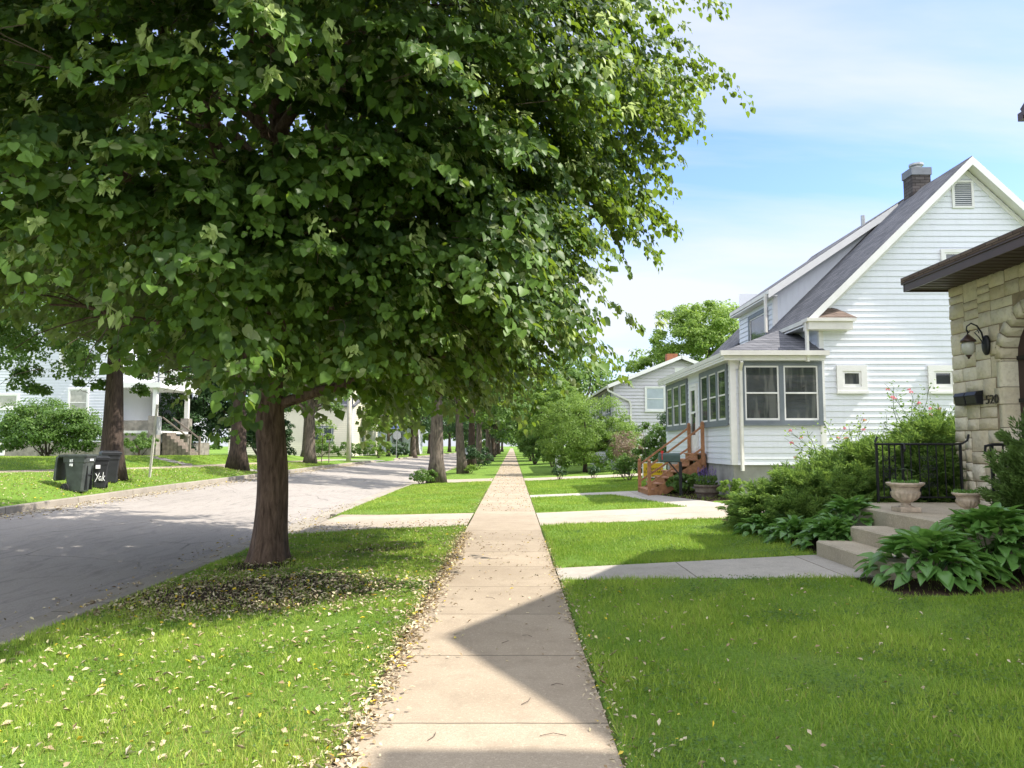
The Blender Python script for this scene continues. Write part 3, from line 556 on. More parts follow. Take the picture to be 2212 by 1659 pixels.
    ds = MB(); ds.add([(X0-.02, D0, ze), (X0-.02, D0, zd(X0)-.1), (12.4, D0, zd(12.4)-.1)], [(0, 1, 2)])
    for i in range(18):
        x = X0+.2+i*.2; ds.box(x, x+.015, D0-.01, D0+.005, gz(x)-.1, zd(x)-.16)
    ds.build('dormer_cheek', WHITE, t)
    clap('dormer_wall', WHITE, t, wall_mx(X0-.03, 0, 0), 4.2, dz-.05, lambda z: D0, lambda z: D1)
    MB().box(X0-.05, X0+.1, D0-.02, D0+.10, ZE-.3, dz-.1).build('corner_board', TRIMW, t)
    MB().box(X0-.02, X0+3, D1-.02, D1, 4.4, 7.4).build('dormer_cheek', WHITE, t)
    g2 = MB(); gutter(g2, (dxe, D1+.3, dz-.01), (dxe, D0-.35, dz-.01)); g2.build('gutter', GUT, t)
    MB().box(dxe+.01, X0, D0-.32, D1+.28, dz-.2, dz-.16).build('soffit', TRIMW, t)
    window(t, wall_mx(X0-.05, 25.25, 4.95), 1.95, 1.35, GREYT, 1, name='window', double=False, cw=.14)
    # porch
    PX, PY0, PY1, PT = 6.1, 21.2, 30.2, 4.15
    MB().box(PX+.03, X0, PY0+.04, PY1, -.1, 1.16).build('foundation', FOUND, t)
    MB().box(PX+.02, X0+.03, PY0+.02, PY1, 1.17, PT).build('porch_core', WHITE, t)
    clap('porch_wall', WHITE, t, M, 1.16, PT-.32, lambda z: PX+.1, lambda z: X0-.02); MB().box(PX+.05, X0-.03, PY0-.025, PY0+.05, PT-.32, PT).build('frieze_board', TRIMW, t)
    clap('porch_wall', WHITE, t, wall_mx(PX, 0, 0), 1.16, PT, lambda z: PY0+.08, lambda z: PY1)
    MB().box(PX-.035, PX+.13, PY0-.035, PY0+.12, 1.16, PT).build('corner_post', TRIMW, t); MB().box(X0-.06, X0+.0, PY0-.03, PY0+.02, 1.16, PT).build('corner_board', TRIMW, t)
    e = .26; ez = 4.30; pr = MB(); ax, ay, az = X0-.0, PY0+2.5, 5.42; bx = PX-e
    b = [(bx, PY0-e, ez), (X0+.08, PY0-e, ez), (X0+.08, ay, az), (X0+.08, PY1-2.0, az), (bx, PY1+e, ez), (X0+.08, PY1+e, ez)]
    pr.add(b+[(p[0], p[1], p[2]-.06) for p in b], [(0, 1, 2), (0, 2, 3, 4), (4, 3, 5), (0, 6, 7, 1), (4, 10, 6, 0)]); pr.build('porch_roof', SHING, t)
    pg = MB(); gutter(pg, (bx, PY1+e, ez-.01), (bx, PY0-e, ez-.01)); gutter(pg, (bx-.02, PY0-e, ez-.01), (X0+.1, PY0-e, ez-.01)) if False else None
    pg.box(bx-.11, X0+.12, PY0-e-.12, PY0-e, ez-.13, ez+.0); pg.build('gutter', GUT, t)
    ps = MB(); ps.box(bx, X0+.06, PY0-e+.002, PY0, ez-.19, ez-.14).box(bx+.002, PX, PY0, PY1+e, ez-.19, ez-.14).box(bx+.01, X0+.05, PY0-e+.02, PY0-e+.06, ez-.26, ez-.13).box(bx+.02, bx+.06, PY0-e+.06, PY1+e, ez-.26, ez-.13); ps.build('soffit', TRIMW, t)
    window(t, wall_my(6.34, PY0, 2.27), 2.28, 1.76, GREYT, 2, cw=.12, mull=.13)
    window(t, wall_mx(PX, 21.42, 2.27), 3.15, 1.74, GREYT, 3, cw=.15, mull=.17); window(t, wall_mx(PX, 26.35, 2.27), 3.6, 1.74, GREYT, 3, cw=.15, mull=.17)
    # storm door
    Md = wall_mx(PX-.024, 24.95, 1.42); d = MB(Md); W_, H_ = 1.0, 2.2; d.box(.12, W_-.12, -.02, .05, .0, .62).box(.12, .2, -.02, .05, .62, H_).box(W_-.2, W_-.12, -.02, .05, .62, H_).box(.2, W_-.2, -.02, .05, H_-.1, H_).box(.2, W_-.2, -.02, .05, 1.32, 1.40).box(.24, W_-.24, .05, .058, .1, .5)
    do = d.build('door', TRIMW, t); MB(Md).add([(.2, .02, .62), (W_-.2, .02, .62), (W_-.2, .02, H_-.1), (.2, .02, H_-.1)], [(0, 1, 2, 3)]).build('door_glass', GLASS, do); MB(Md).box(.14, .17, .05, .09, 1.2, 1.34).build('handle', BLACK, do)
    MB(Md).box(0, .11, -.02, .04, -.0, H_+.12).box(W_-.11, W_, -.02, .04, 0, H_+.12).box(.11, W_-.11, -.02, .04, H_+.02, H_+.12).build('door_frame', TRIMW, t)
    # small square windows, upper window, vent
    window(t, wall_my(9.03, Y0, 3.16), .84, .76, TRIMW, 1, cw=.16, double=False); window(t, wall_my(11.57, Y0, 3.16), .84, .76, TRIMW, 1, cw=.16, double=False)
    window(t, wall_my(12.08, Y0, 6.55), 1.4, .66, TRIMW, 2, cw=.1)
    v = MB(M); v.box(12.48, 13.1, -.01, .05, 8.40, 8.46).box(12.48, 13.1, -.01, .05, 9.14, 9.2).box(12.48, 12.55, -.01, .05, 8.46, 9.14).box(13.03, 13.1, -.01, .05, 8.46, 9.14)
    for i in range(11):
        z = 8.48+i*.061; v.add([(12.55, .045, z), (13.03, .045, z), (13.03, .005, z+.045), (12.55, .005, z+.045)], [(0, 1, 2, 3)])
    v.build('gable_vent', TRIMW, t); MB(M).add([(12.55, .0215, 8.46), (13.03, .0215, 8.46), (13.03, .0215, 9.14), (12.55, .0215, 9.14)], [(0, 1, 2, 3)]).build('vent_back', GREYT, t)
    # downspouts
    def spout(pts): m = MB(); [bar(m, a, b, .075, .075, (1, .3, 0) if abs(b[2]-a[2]) > .3 else (0, 0, 1)) for a, b in zip(pts[:-1], pts[1:])]; m.build('downspout', GUT, t)
    spout([(xe-.02, Y0-oh+.12, ze-.12), (xe-.02, Y0-oh+.12, ze-1.22)]); spout([(dxe-.06, D0-.2, dz-.12), (dxe-.06, D0-.2, ze+.12)])
    spout([(PX+.22, PY0-e-.05, ez-.12), (PX+.22, PY0-e-.05, ez-.3), (PX+.24, PY0-.09, ez-.52), (PX+.24, PY0-.09, 1.0)])
    cx, cy = 12.95, 23.8; c = MB(); c.box(cx-.31, cx+.27, cy-.28, cy+.28, 8.9, 10.22); co = c.build('chimney', CHIMB, t)
    MB().box(cx-.34, cx+.30, cy-.31, cy+.31, 10.22, 10.46).build('cap', CHCAP, co); MB().lathe((cx-.02, cy, 10.46), [(.13, 0), (.13, .12), (.22, .14), (.22, .2), (.03, .26)], 16).build('flue', GALV, co)
    MB().lathe((12.1, 25.8, 9.1), [(.07, 0), (.07, .5)], 10).build('vent_pipe', GALV, t)
    return t
white_house()
def wooden_steps():
    t = thing('porch_steps', 'reddish brown wooden stairs with rails up to the white porch door', 'stairs', (4.3, 25.2, .12)); z0, z1 = .14, 1.45; n = 7; xa, xb = 4.25, 6.05; ya, yb = 24.0, 25.65; rise = (z1-z0)/n; run = (xb-xa)/n
    tr = MB(); ri = MB()
    for i in range(n):
        x = xa+i*run; z = z0+(i+1)*rise; tr.bbox(x-.04, x+run+.02, ya-.05, yb+.05, z-.04, z, .008); ri.box(x, x+.02, ya, yb, z-rise, z-.04)
    tr.build('tread', WOODR, t); ri.build('riser', WOODR, t)
    for y in (ya-.045, yb+.005):
        s = MB(); poly = [(xa, z0-.05), (xa, z0+rise*.5)]+[(xb, z1-.06), (xb+.02, z1-.42), (xa+.42, z0-.05)]; s.prism(poly, 'y', y, y+.04); s.build('stringer', WOODR, t)
    for y in (ya-.09, yb+.09):
        for x, zb, zt in ((xa+.02, z0-.03, z0+1.12), (xb-.1, z1-.35, z1+1.0)):
            m = MB(); m.box(x-.05, x+.05, y-.05, y+.05, zb, zt-.10).box(x-.042, x+.042, y-.042, y+.042, zt-.10, zt-.08).box(x-.05, x+.05, y-.05, y+.05, zt-.08, zt-.05).rings([[(x-.05, y-.05, zt-.05), (x+.05, y-.05, zt-.05), (x+.05, y+.05, zt-.05), (x-.05, y+.05, zt-.05)], [(x-.02, y-.02, zt), (x+.02, y-.02, zt), (x+.02, y+.02, zt), (x-.02, y+.02, zt)]]); m.build('newel_post', WOODR, t)
        for a, b in ((.93, .82), (.38, .14)):
            m = MB(); bar(m, (xa+.05, y, z0+a), (xb-.13, y, z1+b), .045, .06); m.build('handrail', WOODR, t)
wooden_steps()
def mailbox():
    x, y = 5.02, 22.9; z = h(x, y); t = thing('mailbox', 'dark green post-mounted mailbox with red flag beside the wooden stairs', 'mailbox', (x, y, z))
    m = MB(); prof = [(-.085, 0)]+[(.085*math.cos(a)*-1, .13+.085*math.sin(a)) for a in np.linspace(0, PI, 9)]+[(.085, 0)]; zb = 1.22
    m.prism([(y+u*1.15, zb+v*1.18) for u, v in prof], 'x', x-.62, x-.02); m.build('box', MBOX, t)
    m = MB(); m.prism([(y+u*1.2, zb-.004+v*1.21) for u, v in prof], 'x', x-.64, x-.61); m.build('box_door', MBOX, t)
    MB().box(x-.04, x+.04, y-.04, y+.04, z-.05, zb-.02).build('post', BLACK, t); m = MB(); bar(m, (x, y, zb-.42), (x-.34, y, zb-.02), .04, .04); m.box(x-.5, x+.02, y-.05, y+.05, zb-.022, zb-.001); m.build('brace', BLACK, t)
    m = MB(); m.box(x-.57, x-.55, y-.115, y-.105, zb+.05, zb+.30).box(x-.60, x-.52, y-.118, y-.106, zb+.24, zb+.32); m.build('flag', REDM, t)
mailbox()
def yard_sign():
    x, y = 5.25, 28.6; z = h(x, y); t = thing('yard_sign', 'yellow yard sign with black lettering standing in the lawn behind the wooden stairs', 'sign', (x, y, z)); w, b, tp = .80, .50, 1.07
    MB().box(x-w/2, x+w/2, y-.01, y+.01, b, tp).build('frame', LETW, t); MB().box(x-w/2+.035, x+w/2-.035, y-.0125, y-.01, b+.03, tp-.03).build('board', YEL, t)
    [MB().tube([(x+s, y, z-.1), (x+s, y, b+.02)], .006, 5).build('stake', GALV, t) for s in (-.25, .25)]
    text('lettering', 'JEFFERSON\nELEMENTARY', .115, face_my(x, y-.016, .77), LETK, t, .002, 1.0); text('lettering', 'ENROLLING NOW', .062, face_my(x, y-.016, .575), LETK, t, .001)
yard_sign()
def barrel():
    x, y = 5.62, 22.2; z = h(x, y); t = thing('barrel_planter', 'weathered half barrel planter with purple sage below the porch corner', 'planter', (x, y, z))
    m = MB(); m.lathe((x, y, z-.02), [(.27, 0), (.33, .2), (.37, .38), (.34, .38), (.32, .33), (.0, .33)], 22); m.build('barrel', BARREL, t); m = MB(); m.lathe((x, y, z), [(.325, .10), (.34, .10), (.35, .15), (.33, .15)], 22); m.lathe((x, y, z), [(.35, .27), (.375, .27), (.38, .32), (.36, .32)], 22); m.build('hoop', HOOP, t)
    n = 420; a = RNG.uniform(0, 2*PI, n); r = .27*np.sqrt(RNG.random(n)); P = np.stack([x+r*np.cos(a), y+r*np.sin(a), z+.33+.25*RNG.random(n)], 1); leaves('foliage', P, np.stack([np.cos(a)*.5, np.sin(a)*.5, .6+0*a], 1), rdir(n), RNG.uniform(.06, .11, n), T_low(.5), MAPLE, t)
    for i in range(26):
        P = []
        q = random.uniform(0, 2*PI); rr = .27*math.sqrt(random.random()); bx, by = x+rr*math.cos(q), y+rr*math.sin(q); hh = random.uniform(.35, .5)
        for k in range(26): P.append((bx+random.gauss(0, .008)+rr*.2*math.cos(q)*k/26, by+random.gauss(0, .008), z+.42+hh*k/26))
        P = np.array(P); leaves('flower_spike', P, rdir(len(P)), rdir(len(P)), np.full(len(P), .028), T_low(.9), PURP, t)
barrel()

# ------------------------------------------------------------------ grey house beyond, orange chimney
def grey_house():
    X0, X1, Y0, Y1, ZE, ZP = 6.1, 14.1, 45.6, 60, 5.3, 6.9; XR = (X0+X1)/2; t = thing('clapboard_house', 'low-pitched grey clapboard house with white downspout beyond the white porch', 'house', (X0, Y0, .2)); p = (ZP-ZE)/(XR-X0)
    MB().prism([(X0+.02, 0), (X1-.02, 0), (X1-.02, ZE), (XR, ZP-.04), (X0+.02, ZE)], 'y', Y0+.02, Y1).build('wall_core', GREYS, t)
    clap('wall', GREYS, t, wall_my(0, Y0, 0), .7, ZP-.1, lambda z: X0+.1 if z < ZE else min(XR, X0+(z-ZE)/p), lambda z: X1 if z < ZE else max(XR, X1-(z-ZE)/p), .2, .05); clap('wall', GREYS, t, wall_mx(X0, 0, 0), .7, ZE, lambda z: Y0+.1, lambda z: Y1, .2, .028)
    MB().box(X0-.03, X0+.1, Y0-.04, Y0+.1, .7, ZE).build('corner_board', GREYS, t)
    o = .4; r = MB()
    for s in (-1, 1): slab(r, [(XR+s*(XR-X0+o), Y0-.4, ZE-o*p+.14), (XR, Y0-.4, ZP+.14), (XR, Y1, ZP+.14), (XR+s*(XR-X0+o), Y1, ZE-o*p+.14)], .1)
    r.build('roof', SHING, t); k = MB()
    for s in (-1, 1): bar(k, (XR+s*(XR-X0+o), Y0-.42, ZE-o*p+.05), (XR, Y0-.42, ZP+.05), .05, .2)
    k.build('rake_board', TRIMW, t); g2 = MB(); gutter(g2, (X0-o, Y1, ZE-.02), (X0-o, Y0-.4, ZE-.02)); g2.build('gutter', GUT, t)
    m = MB(); q = [(X0-o-.05, Y0-.35, ZE-.1), (X0-o+.02, Y0-.3, ZE-.35), (X0+.9, Y0-.1, ZE-.95), (X0+.98, Y0-.08, ZE-1.2), (X0+.98, Y0-.08, .8)]; [bar(m, a, b, .10, .10, (0, 1, 0)) for a, b in zip(q[:-1], q[1:])]; m.build('downspout', GUT, t)
    window(t, wall_my(7.93, Y0-.035, 3.72), 1.25, 1.5, TRIMW, 1, BLIND); window(t, wall_mx(X0, 47, 3.6), 2.2, 1.5, GREYT, 2); window(t, wall_mx(X0, 51.5, 3.6), 2.4, 1.5, GREYT, 3); window(t, wall_mx(X0, 56, 3.6), 1.6, 1.5, GREYT, 2)
    v = MB(wall_my(0, Y0, 0)); v.box(9.75, 10.35, .0, .05, 5.85, 6.35); v.build('gable_vent', TRIMW, t)
    MB().box(10.0, 10.7, 49, 49.6, 6.4, 7.6).build('chimney', BRICKO, t)
grey_house()

# ------------------------------------------------------------------ stone house number 520
def stones(mb, varl, y0, y1, z0, z1, skip, M):
    """random ashlar: split a rectangle into blocks, each a rock-faced pillow"""
    cells = []
    def split(a, b, c, d, lv):
        w, hh = b-a, d-c
        if (w < .55 and hh < .26) or lv > 12 or (w < .5 and hh < .42 and random.random() < .5): cells.append((a, b, c, d)); return
        if w > hh*1.9 or (w > .42 and random.random() < .25):
            s = a+w*random.uniform(.35, .65); split(a, s, c, d, lv+1); split(s, b, c, d, lv+1)
        else:
            k = hh*random.uniform(.36, .64); split(a, b, c, c+k, lv+1); split(a, b, c+k, d, lv+1)
    n = int((z1-z0)/.75)
    for i in range(n):
        c = z0+(z1-z0)*i/n; d = z0+(z1-z0)*(i+1)/n; a = y0
        while a < y1-.01:
            b = min(y1, a+random.uniform(.6, 1.15)); b = y1 if y1-b < .35 else b; split(a, b, c, d, 0); a = b
    for a, b, c, d in cells:
        if skip((a+b)/2, (c+d)/2, a, b, c, d): continue
        g0 = .007; a += g0; b -= g0; c += g0; d -= g0; nx_, nz_ = 5, 4; base = len(mb.v); v = random.random(); tx, tz = random.uniform(-.014, .014), random.uniform(-.010, .010); dep = random.uniform(.010, .026)
        for i in range(nx_):
            for j in range(nz_):
                u = i/(nx_-1); w = j/(nz_-1); e = i in (0, nx_-1) or j in (0, nz_-1)
                jx = 0 if i != 2 else random.uniform(-.06, .06); px = a+(b-a)*(0, .035, .5, .965, 1)[i]+jx+(random.uniform(-.004, .004) if e else 0); pz = c+(d-c)*(0, .06, .94, 1)[j]+random.uniform(-.004, .004)
                mb.v.append(mb.pt((px, .002 if e else dep+random.uniform(-.008, .010)+tx*(u-.5)+tz*(w-.5), pz)) if M is None else tuple(M @ Vector((px, .002 if e else dep+random.uniform(-.008, .010)+tx*(u-.5)+tz*(w-.5), pz)))); varl.append(v)
        for i in range(nx_-1):
            for j in range(nz_-1): q = base+i*nz_+j; mb.f.append((q, q+nz_, q+nz_+1, q+1))
def stone_house():
    t = thing('stone_house', 'cream ashlar stone house with brown eaves and arched doorway, numbered 520', 'house', (7.5, 13, .3))
    XF, YC, ZT = 7.55, 13.0, 4.40; ay, ar, sp = 10.98, .66, 3.02       # arch centre, radius, springing
    # the wall behind the stones is mortar, with the arched opening cut out
    w = MB(); arc = [(ay+ar*math.cos(a), sp+ar*math.sin(a)) for a in np.linspace(0, PI, 17)]
    def panel(x, mb, poly, d=.3):
        mb.prism(poly, 'x', x, x+d)
    panel(XF, w, [(ay+ar, .0), (YC, .0), (YC, ZT), (ay+ar, ZT)]); panel(XF, w, [(-3, 0), (ay-ar, 0), (ay-ar, ZT), (-3, ZT)])
    panel(XF, w, [(ay+ar, sp)]+arc[1:-1]+[(ay-ar, sp), (ay-ar, ZT), (ay+ar, ZT)]); w.box(XF+.001, 17, YC-.3, YC, 0, ZT); w.build('wall_core', MORT, t)
    skip = lambda cy, cz, a, b, c, d: (abs(cy-ay) < ar+.10 and cz < sp) or math.hypot(cy-ay, max(0, cz-sp)) < ar+.14 and cz > sp-.2
    mb = MB(); vl = []; stones(mb, vl, 3.0, YC+.02, .3, ZT, skip, wall_mx(XF, 0, 0)); stones(mb, vl, XF-.0, 12.5, .3, ZT, lambda *k: False, basis((1, 0, 0), (0, 1, 0), (0, 0, 1), (0, YC, 0)))
    # voussoirs and reveal
    for k in range(12):
        a0, a1 = PI*k/12+.02, PI*(k+1)/12-.02; b = len(mb.v); r0, r1 = ar, ar+random.uniform(.17, .22); v = random.random(); d = random.uniform(.016, .026)
        q = [(ay+r*math.cos(a), sp+r*math.sin(a)) for r, a in ((r0-.005, a0), (r1, a0), (r1, a1), (r0-.005, a1))]
        mb.v += [(XF-d, y, z) for y, z in q]+[(XF+.22, y, z) for y, z in (q[0], q[3])]+[(XF, y, z) for y, z in q]; vl += [v]*10; mb.f += [(b, b+1, b+2, b+3), (b, b+3, b+5, b+4), (b+1, b+7, b+8, b+2), (b, b+6, b+7, b+1), (b+3, b+2, b+8, b+9)]
    for s in (-1, 1):
        z = .8
        while z < sp-.02:
            z2 = min(sp, z+random.uniform(.22, .42)); y = ay+s*(ar-.005); b = len(mb.v); v = random.random(); e = random.uniform(.12, .3); d = .034
            mb.v += [(XF-d, y, z+.006), (XF-d, y, z2-.006), (XF+.22, y, z2-.006), (XF+.22, y, z+.006), (XF-d, y+s*e, z+.006), (XF-d, y+s*e, z2-.006), (XF, y+s*e, z+.006), (XF, y+s*e, z2-.006)]; vl += [v]*8; mb.f += [(b, b+1, b+2, b+3), (b, b+4, b+5, b+1), (b+4, b+6, b+7, b+5)]; z = z2
    me = np.array(mb.v); lv = [i for f in mb.f for i in f]; lt = [len(f) for f in mb.f]; np_mesh('wall', me, (lv, lt), STONE, t, {'var': vl})
    d = MB(); d.box(XF+.2, XF+.26, ay-ar-.05, ay+ar+.05, .75, sp+ar+.05); do = d.build('door', DOORB, t); m = MB()
    for z in (1.5, 2.35, 3.0): m.box(XF+.17, XF+.2, ay+.12, ay+ar-.02, z, z+.06)
    m.build('hinge', BLACK, do); MB().lathe((XF+.15, ay+ar-.12, 1.72), [(.0, 0), (.035, .01), (.035, .05), (0, .07)], 10).build('handle', BLACK, do)
    # low roof with deep brown eaves
    XE = 6.82; ZS = 4.38; r = MB(); slab(r, [(XE-.05, -4, ZS+.20), (XE-.05, YC+.12, ZS+.20), (XF+1.3, YC+.12, ZS+.95), (XF+1.3, -4, ZS+.95)], .07); r.build('porch_roof', SHINGB, t)
    s = MB(); s.box(XE, XF+.3, -4, YC+.06, ZS, ZS+.03)
    for i in range(18): s.box(XE+.02, XF+.1, YC-.06-i*.2, YC-.045-i*.2, ZS-.008, ZS+.001)
    s.build('soffit', SOFF, t); f = MB(); f.box(XE-.02, XE+.0, -4, YC+.08, ZS-.03, ZS+.2).box(XE-.02, XF+1.2, YC+.06, YC+.10, ZS-.03, ZS+.2); f.build('fascia', BROWN, t)
    g2 = MB(); gutter(g2, (XE-.03, YC+.14, ZS+.22), (XE-.03, -4, ZS+.22)); g2.build('gutter', BROWN, t)
    # upper storey with a front gable
    xr, ya, za, yt, zt = 7.72, 6.0, 9.85, 11.15, 6.75; u = MB(); u.prism([(ya-4.6, 4.9), (ya+4.6, 4.9), (ya+4.6, 6.9), (ya, 9.6), (ya-4.6, 6.9)], 'x', 8.15, 17); u.build('upper_wall', STONE, t)
    r = MB()
    for s in (-1, 1): slab(r, [(xr, ya+s*(yt-ya), zt), (xr, ya, za), (17, ya, za), (17, ya+s*(yt-ya), zt)], .12)
    r.build('roof', SHINGB, t); k = MB()
    for s in (-1, 1): bar(k, (xr, ya+s*(yt-ya), zt-.06), (xr, ya, za-.06), .05, .2)
    k.build('rake_board', BROWN, t); g2 = MB(); g2.box(xr-.02, 17, yt, yt+.12, zt-.14, zt-.02); g2.build('gutter', BROWN, t)
    MB().box(7.95, 9.0, 2.75, 3.4, 7, 10.35).build('chimney', CHIMB, t)  # unseen stack added for the shadow it casts on the near sidewalk
    return t
stone_house()
nm = text('house_number', '520', .20, face_mx(7.50, 11.92, 2.41), NUMM, None, .008, 1.1); tag(nm, 'dark bronze house number 520 on the stone wall beside the letter boxes', 'house number')
def letter_box(y, label):
    t = thing('letter_box', label, 'letter box', (7.5, y, 2.37), 'wall letter boxes beside the house number'); M = wall_mx(7.52, y-.14, 2.35)
    m = MB(M); m.prism([(0, 0), (.11, .01), (.14, .16), (.10, .22), (0, .24)], 'x', 0, .285) if False else m.rings([[(x, .0, 0), (x, .11, .01), (x, .135, .15), (x, .10, .2), (x, 0, .215)] for x in (.0, .28)]); m.build('box', BLACK, t, bevel=.01)
    m = MB(M); m.rings([[(x, .0, .16), (x, .142, .150), (x, .11, .21), (x, 0, .226)] for x in (-.006, .286)]); m.build('lid', BLACK, t, bevel=.006); return t
letter_box(12.62, 'black wall letter box farther from the number 520'); letter_box(12.31, 'black wall letter box right beside the number 520')
def wall_lamp():
    y, z = 12.0, 3.28; x = 7.52; t = thing('wall_lamp', 'black scrolled wall lantern with frosted glass globe on the stone wall', 'wall lamp', (x, y, z))
    m = MB(); m.rings([[(x-.0+dx, y+.085*k*math.cos(a), z+.16*k*math.sin(a)+.0) for a in np.linspace(0, 2*PI, 20)[:-1]] for dx, k in ((0, 1), (-.03, 1), (-.05, .8), (-.06, .4))]); m.build('back_plate', BLACK, t, True)
    gx_, gz_ = x-.30, z-.05
    m = MB(); m.tube([(x-.05, y, z+.06), (x-.08, y, z+.2), (x-.15, y, z+.31), (x-.24, y, z+.35), (x-.31, y, z+.30), (x-.32, y, z+.23), (x-.28, y, z+.20), (x-.26, y, z+.24)], [.014, .014, .013, .012, .011, .01, .008, .006], 8); m.tube([(x-.06, y, z+.02), (x-.12, y, z+.12), (x-.19, y, z+.20), (x-.14, y, z+.24), (x-.12, y, z+.19)], .008, 6); m.tube([(gx_, y, z+.24), (gx_, y, z+.17)], .01, 6); m.build('scroll_arm', BLACK, t, True)
    MB().lathe((gx_, y, gz_), [(.02, .22), (.05, .19), (.085, .15), (.11, .13), (.115, .10), (.10, .095)], 20).build('cap', BRONZE, t, True)
    MB().lathe((gx_, y, gz_), [(.075, .10), (.094, .06), (.10, .01), (.09, -.05), (.055, -.095), (.03, -.115)], 22, .05, 11, (-.2, .2)).build('globe', WHITEG, t, True)
    MB().lathe((gx_, y, gz_), [(.04, -.105), (.045, -.12), (.018, -.14), (.022, -.155), (.0, -.175)], 12).build('finial', BRONZE, t, True)
wall_lamp()
def front_steps():
    t = thing('front_steps', 'weathered concrete steps and landing leading to the stone house', 'steps', (4.3, 10, .12))
    for i, (x0, z1, ya, yb) in enumerate(((4.30, .36, 8.9, 10.95), (4.80, .56, 9.2, 10.98))):
        m = MB(); x1 = x0+.52; m.bbox(x0, x1, ya, yb, .0, z1, .018); m.build('step', STEPC, t)
    MB().bbox(5.32, 7.6, 9.2, 12.75, .0, .76, .018).build('landing', STEPC, t)
front_steps()
def scroll(mb, cx, y, cz, r, s, vert=1, turns=1.5, axis='x'):
    pts = []
    for i in range(18):
        q = i/17; a = q*turns*2*PI; rr = r*(1-.8*q); u = cx+s*(rr*math.cos(a)); pts.append((u, y, cz+vert*rr*math.sin(a)) if axis == 'x' else (y, u, cz+vert*rr*math.sin(a)))
    mb.tube(pts, .006, 5)
def railing_a():
    y = 12.62; z0 = .76; t = thing('iron_railing', 'black wrought iron railing with scrollwork on the far side of the landing', 'railing', (6.6, y, z0)); zt = z0+.96
    for x in (6.0, 6.42, 7.38):
        m = MB(); r = .017; m.box(x-r, x+r, y-r, y+r, z0-.01, zt+.0); m.build('post', BLACK, t)
    m = MB(); m.tube([(5.98, y, zt+.03), (6.02, y, zt+.12), (6.0, y, zt+.06), (5.97, y, zt), (6.6, y, zt), (7.3, y, zt), (7.42, y, zt+.01), (7.50, y, zt+.06), (7.53, y, zt+.16)], .018, 6); MB().box(6.0, 7.4, y-.012, y+.012, z0+.08, z0+.105).build('bottom_rail', BLACK, t); m.tube([(6.42, y-.02, zt), (6.42, y-.07, zt+.0), (6.42, y-.09, zt-.08), (6.42, y-.06, zt-.12)], .02, 6); m.build('rail', BLACK, t)
    for x in (6.1, 6.2, 6.3, 6.56, 6.7, 6.98, 7.12, 7.25): MB().box(x-.008, x+.008, y-.008, y+.008, z0+.1, zt).build('baluster', BLACK, t)
    m = MB()
    for cx in (6.21, 6.84):
        m.box(cx-.008, cx+.008, y-.008, y+.008, z0+.1, zt)
        for s in (-1, 1):
            for zc, vv in ((z0+.30, -1), (z0+.44, 1), (z0+.58, -1), (z0+.72, 1)): scroll(m, cx+s*.065, y, zc, .055, s, vv)
    m.build('scrollwork', BLACK, t)
railing_a()
def railing_b():
    y = 10.15; z0 = .76; t = thing('iron_railing', 'black iron handrail on the near side of the landing by the evergreen', 'railing', (6.9, y, z0)); zt = z0+.95
    for x in (6.35, 7.4): MB().box(x-.018, x+.018, y-.018, y+.018, z0-.01, zt).build('post', BLACK, t)
    m = MB(); m.tube([(6.33, y, zt-.16), (6.26, y, zt-.11), (6.27, y, zt-.02), (6.36, y, zt), (7.5, y, zt)], .02, 6); MB().box(6.35, 7.4, y-.012, y+.012, z0+.08, z0+.105).build('bottom_rail', BLACK, t); m.build('rail', BLACK, t)
    for x in (6.5, 6.65, 6.95, 7.1, 7.25): MB().box(x-.008, x+.008, y-.008, y+.008, z0+.1, zt).build('baluster', BLACK, t)
    m = MB(); m.box(6.79, 6.806, y-.008, y+.008, z0+.1, zt); [scroll(m, 6.8+s*.065, y, zc, .055, s, vv) for s in (-1, 1) for zc, vv in ((z0+.3, -1), (z0+.44, 1), (z0+.58, -1), (z0+.72, 1))]; m.build('scrollwork', BLACK, t)
railing_b()
def urn(x, y, z, k, label, plant=True):
    t = thing('garden_urn', label, 'urn', (x, y, z), 'stone garden urns on the landing'); s = k
    m = MB(); m.box(x-.15*s, x+.15*s, y-.15*s, y+.15*s, z, z+.07*s); m.build('plinth', URN, t, bevel=.01)
    m = MB(); m.lathe((x, y, z), [(p*s, q*s) for p, q in ((.11, .07), (.07, .09), (.055, .12), (.075, .135), (.13, .16), (.185, .21), (.205, .27), (.20, .29), (.185, .30), (.19, .33), (.205, .36), (.25, .39), (.262, .405), (.258, .425), (.235, .425), (.20, .37), (.0, .36))], 96, .10, 16, (.14*s, .28*s)); m.build('bowl', URN, t, True)
    MB().lathe((x, y, z), [(0, .385*s), (.19*s, .38*s), (.215*s, .36*s)], 16).build('soil', simple('potting_soil', (.05, .035, .025), .95), t)
    if plant:
        n = 110; a = RNG.uniform(0, 2*PI, n); r = .17*np.sqrt(RNG.random(n)); leaves('plant', np.stack([x+r*np.cos(a), y+r*np.sin(a), np.full(n, z+.385*s)+.04*RNG.random(n)], 1), np.stack([.5*np.cos(a), .5*np.sin(a), .9+0*a], 1), rdir(n), RNG.uniform(.03, .06, n), T_low(.5), HOSTA, t)
        if s > .9:
            m = MB(); m.tube([(x+.03, y, z+.38), (x+.04, y, z+.50), (x+.045, y, z+.60)], .004, 5); m.build('stem', TWIG, t); leaves('top_leaf', np.array([[x+.045, y, z+.60]]*4), np.array([[-1, .1, .15], [1, 0, -.15], [.2, -1, 0], [.4, 1, -.1]]), np.array([[0, 0, 1.]]*4), np.array([.12, .13, .08, .1]), T_high(.6), DARKF, t)
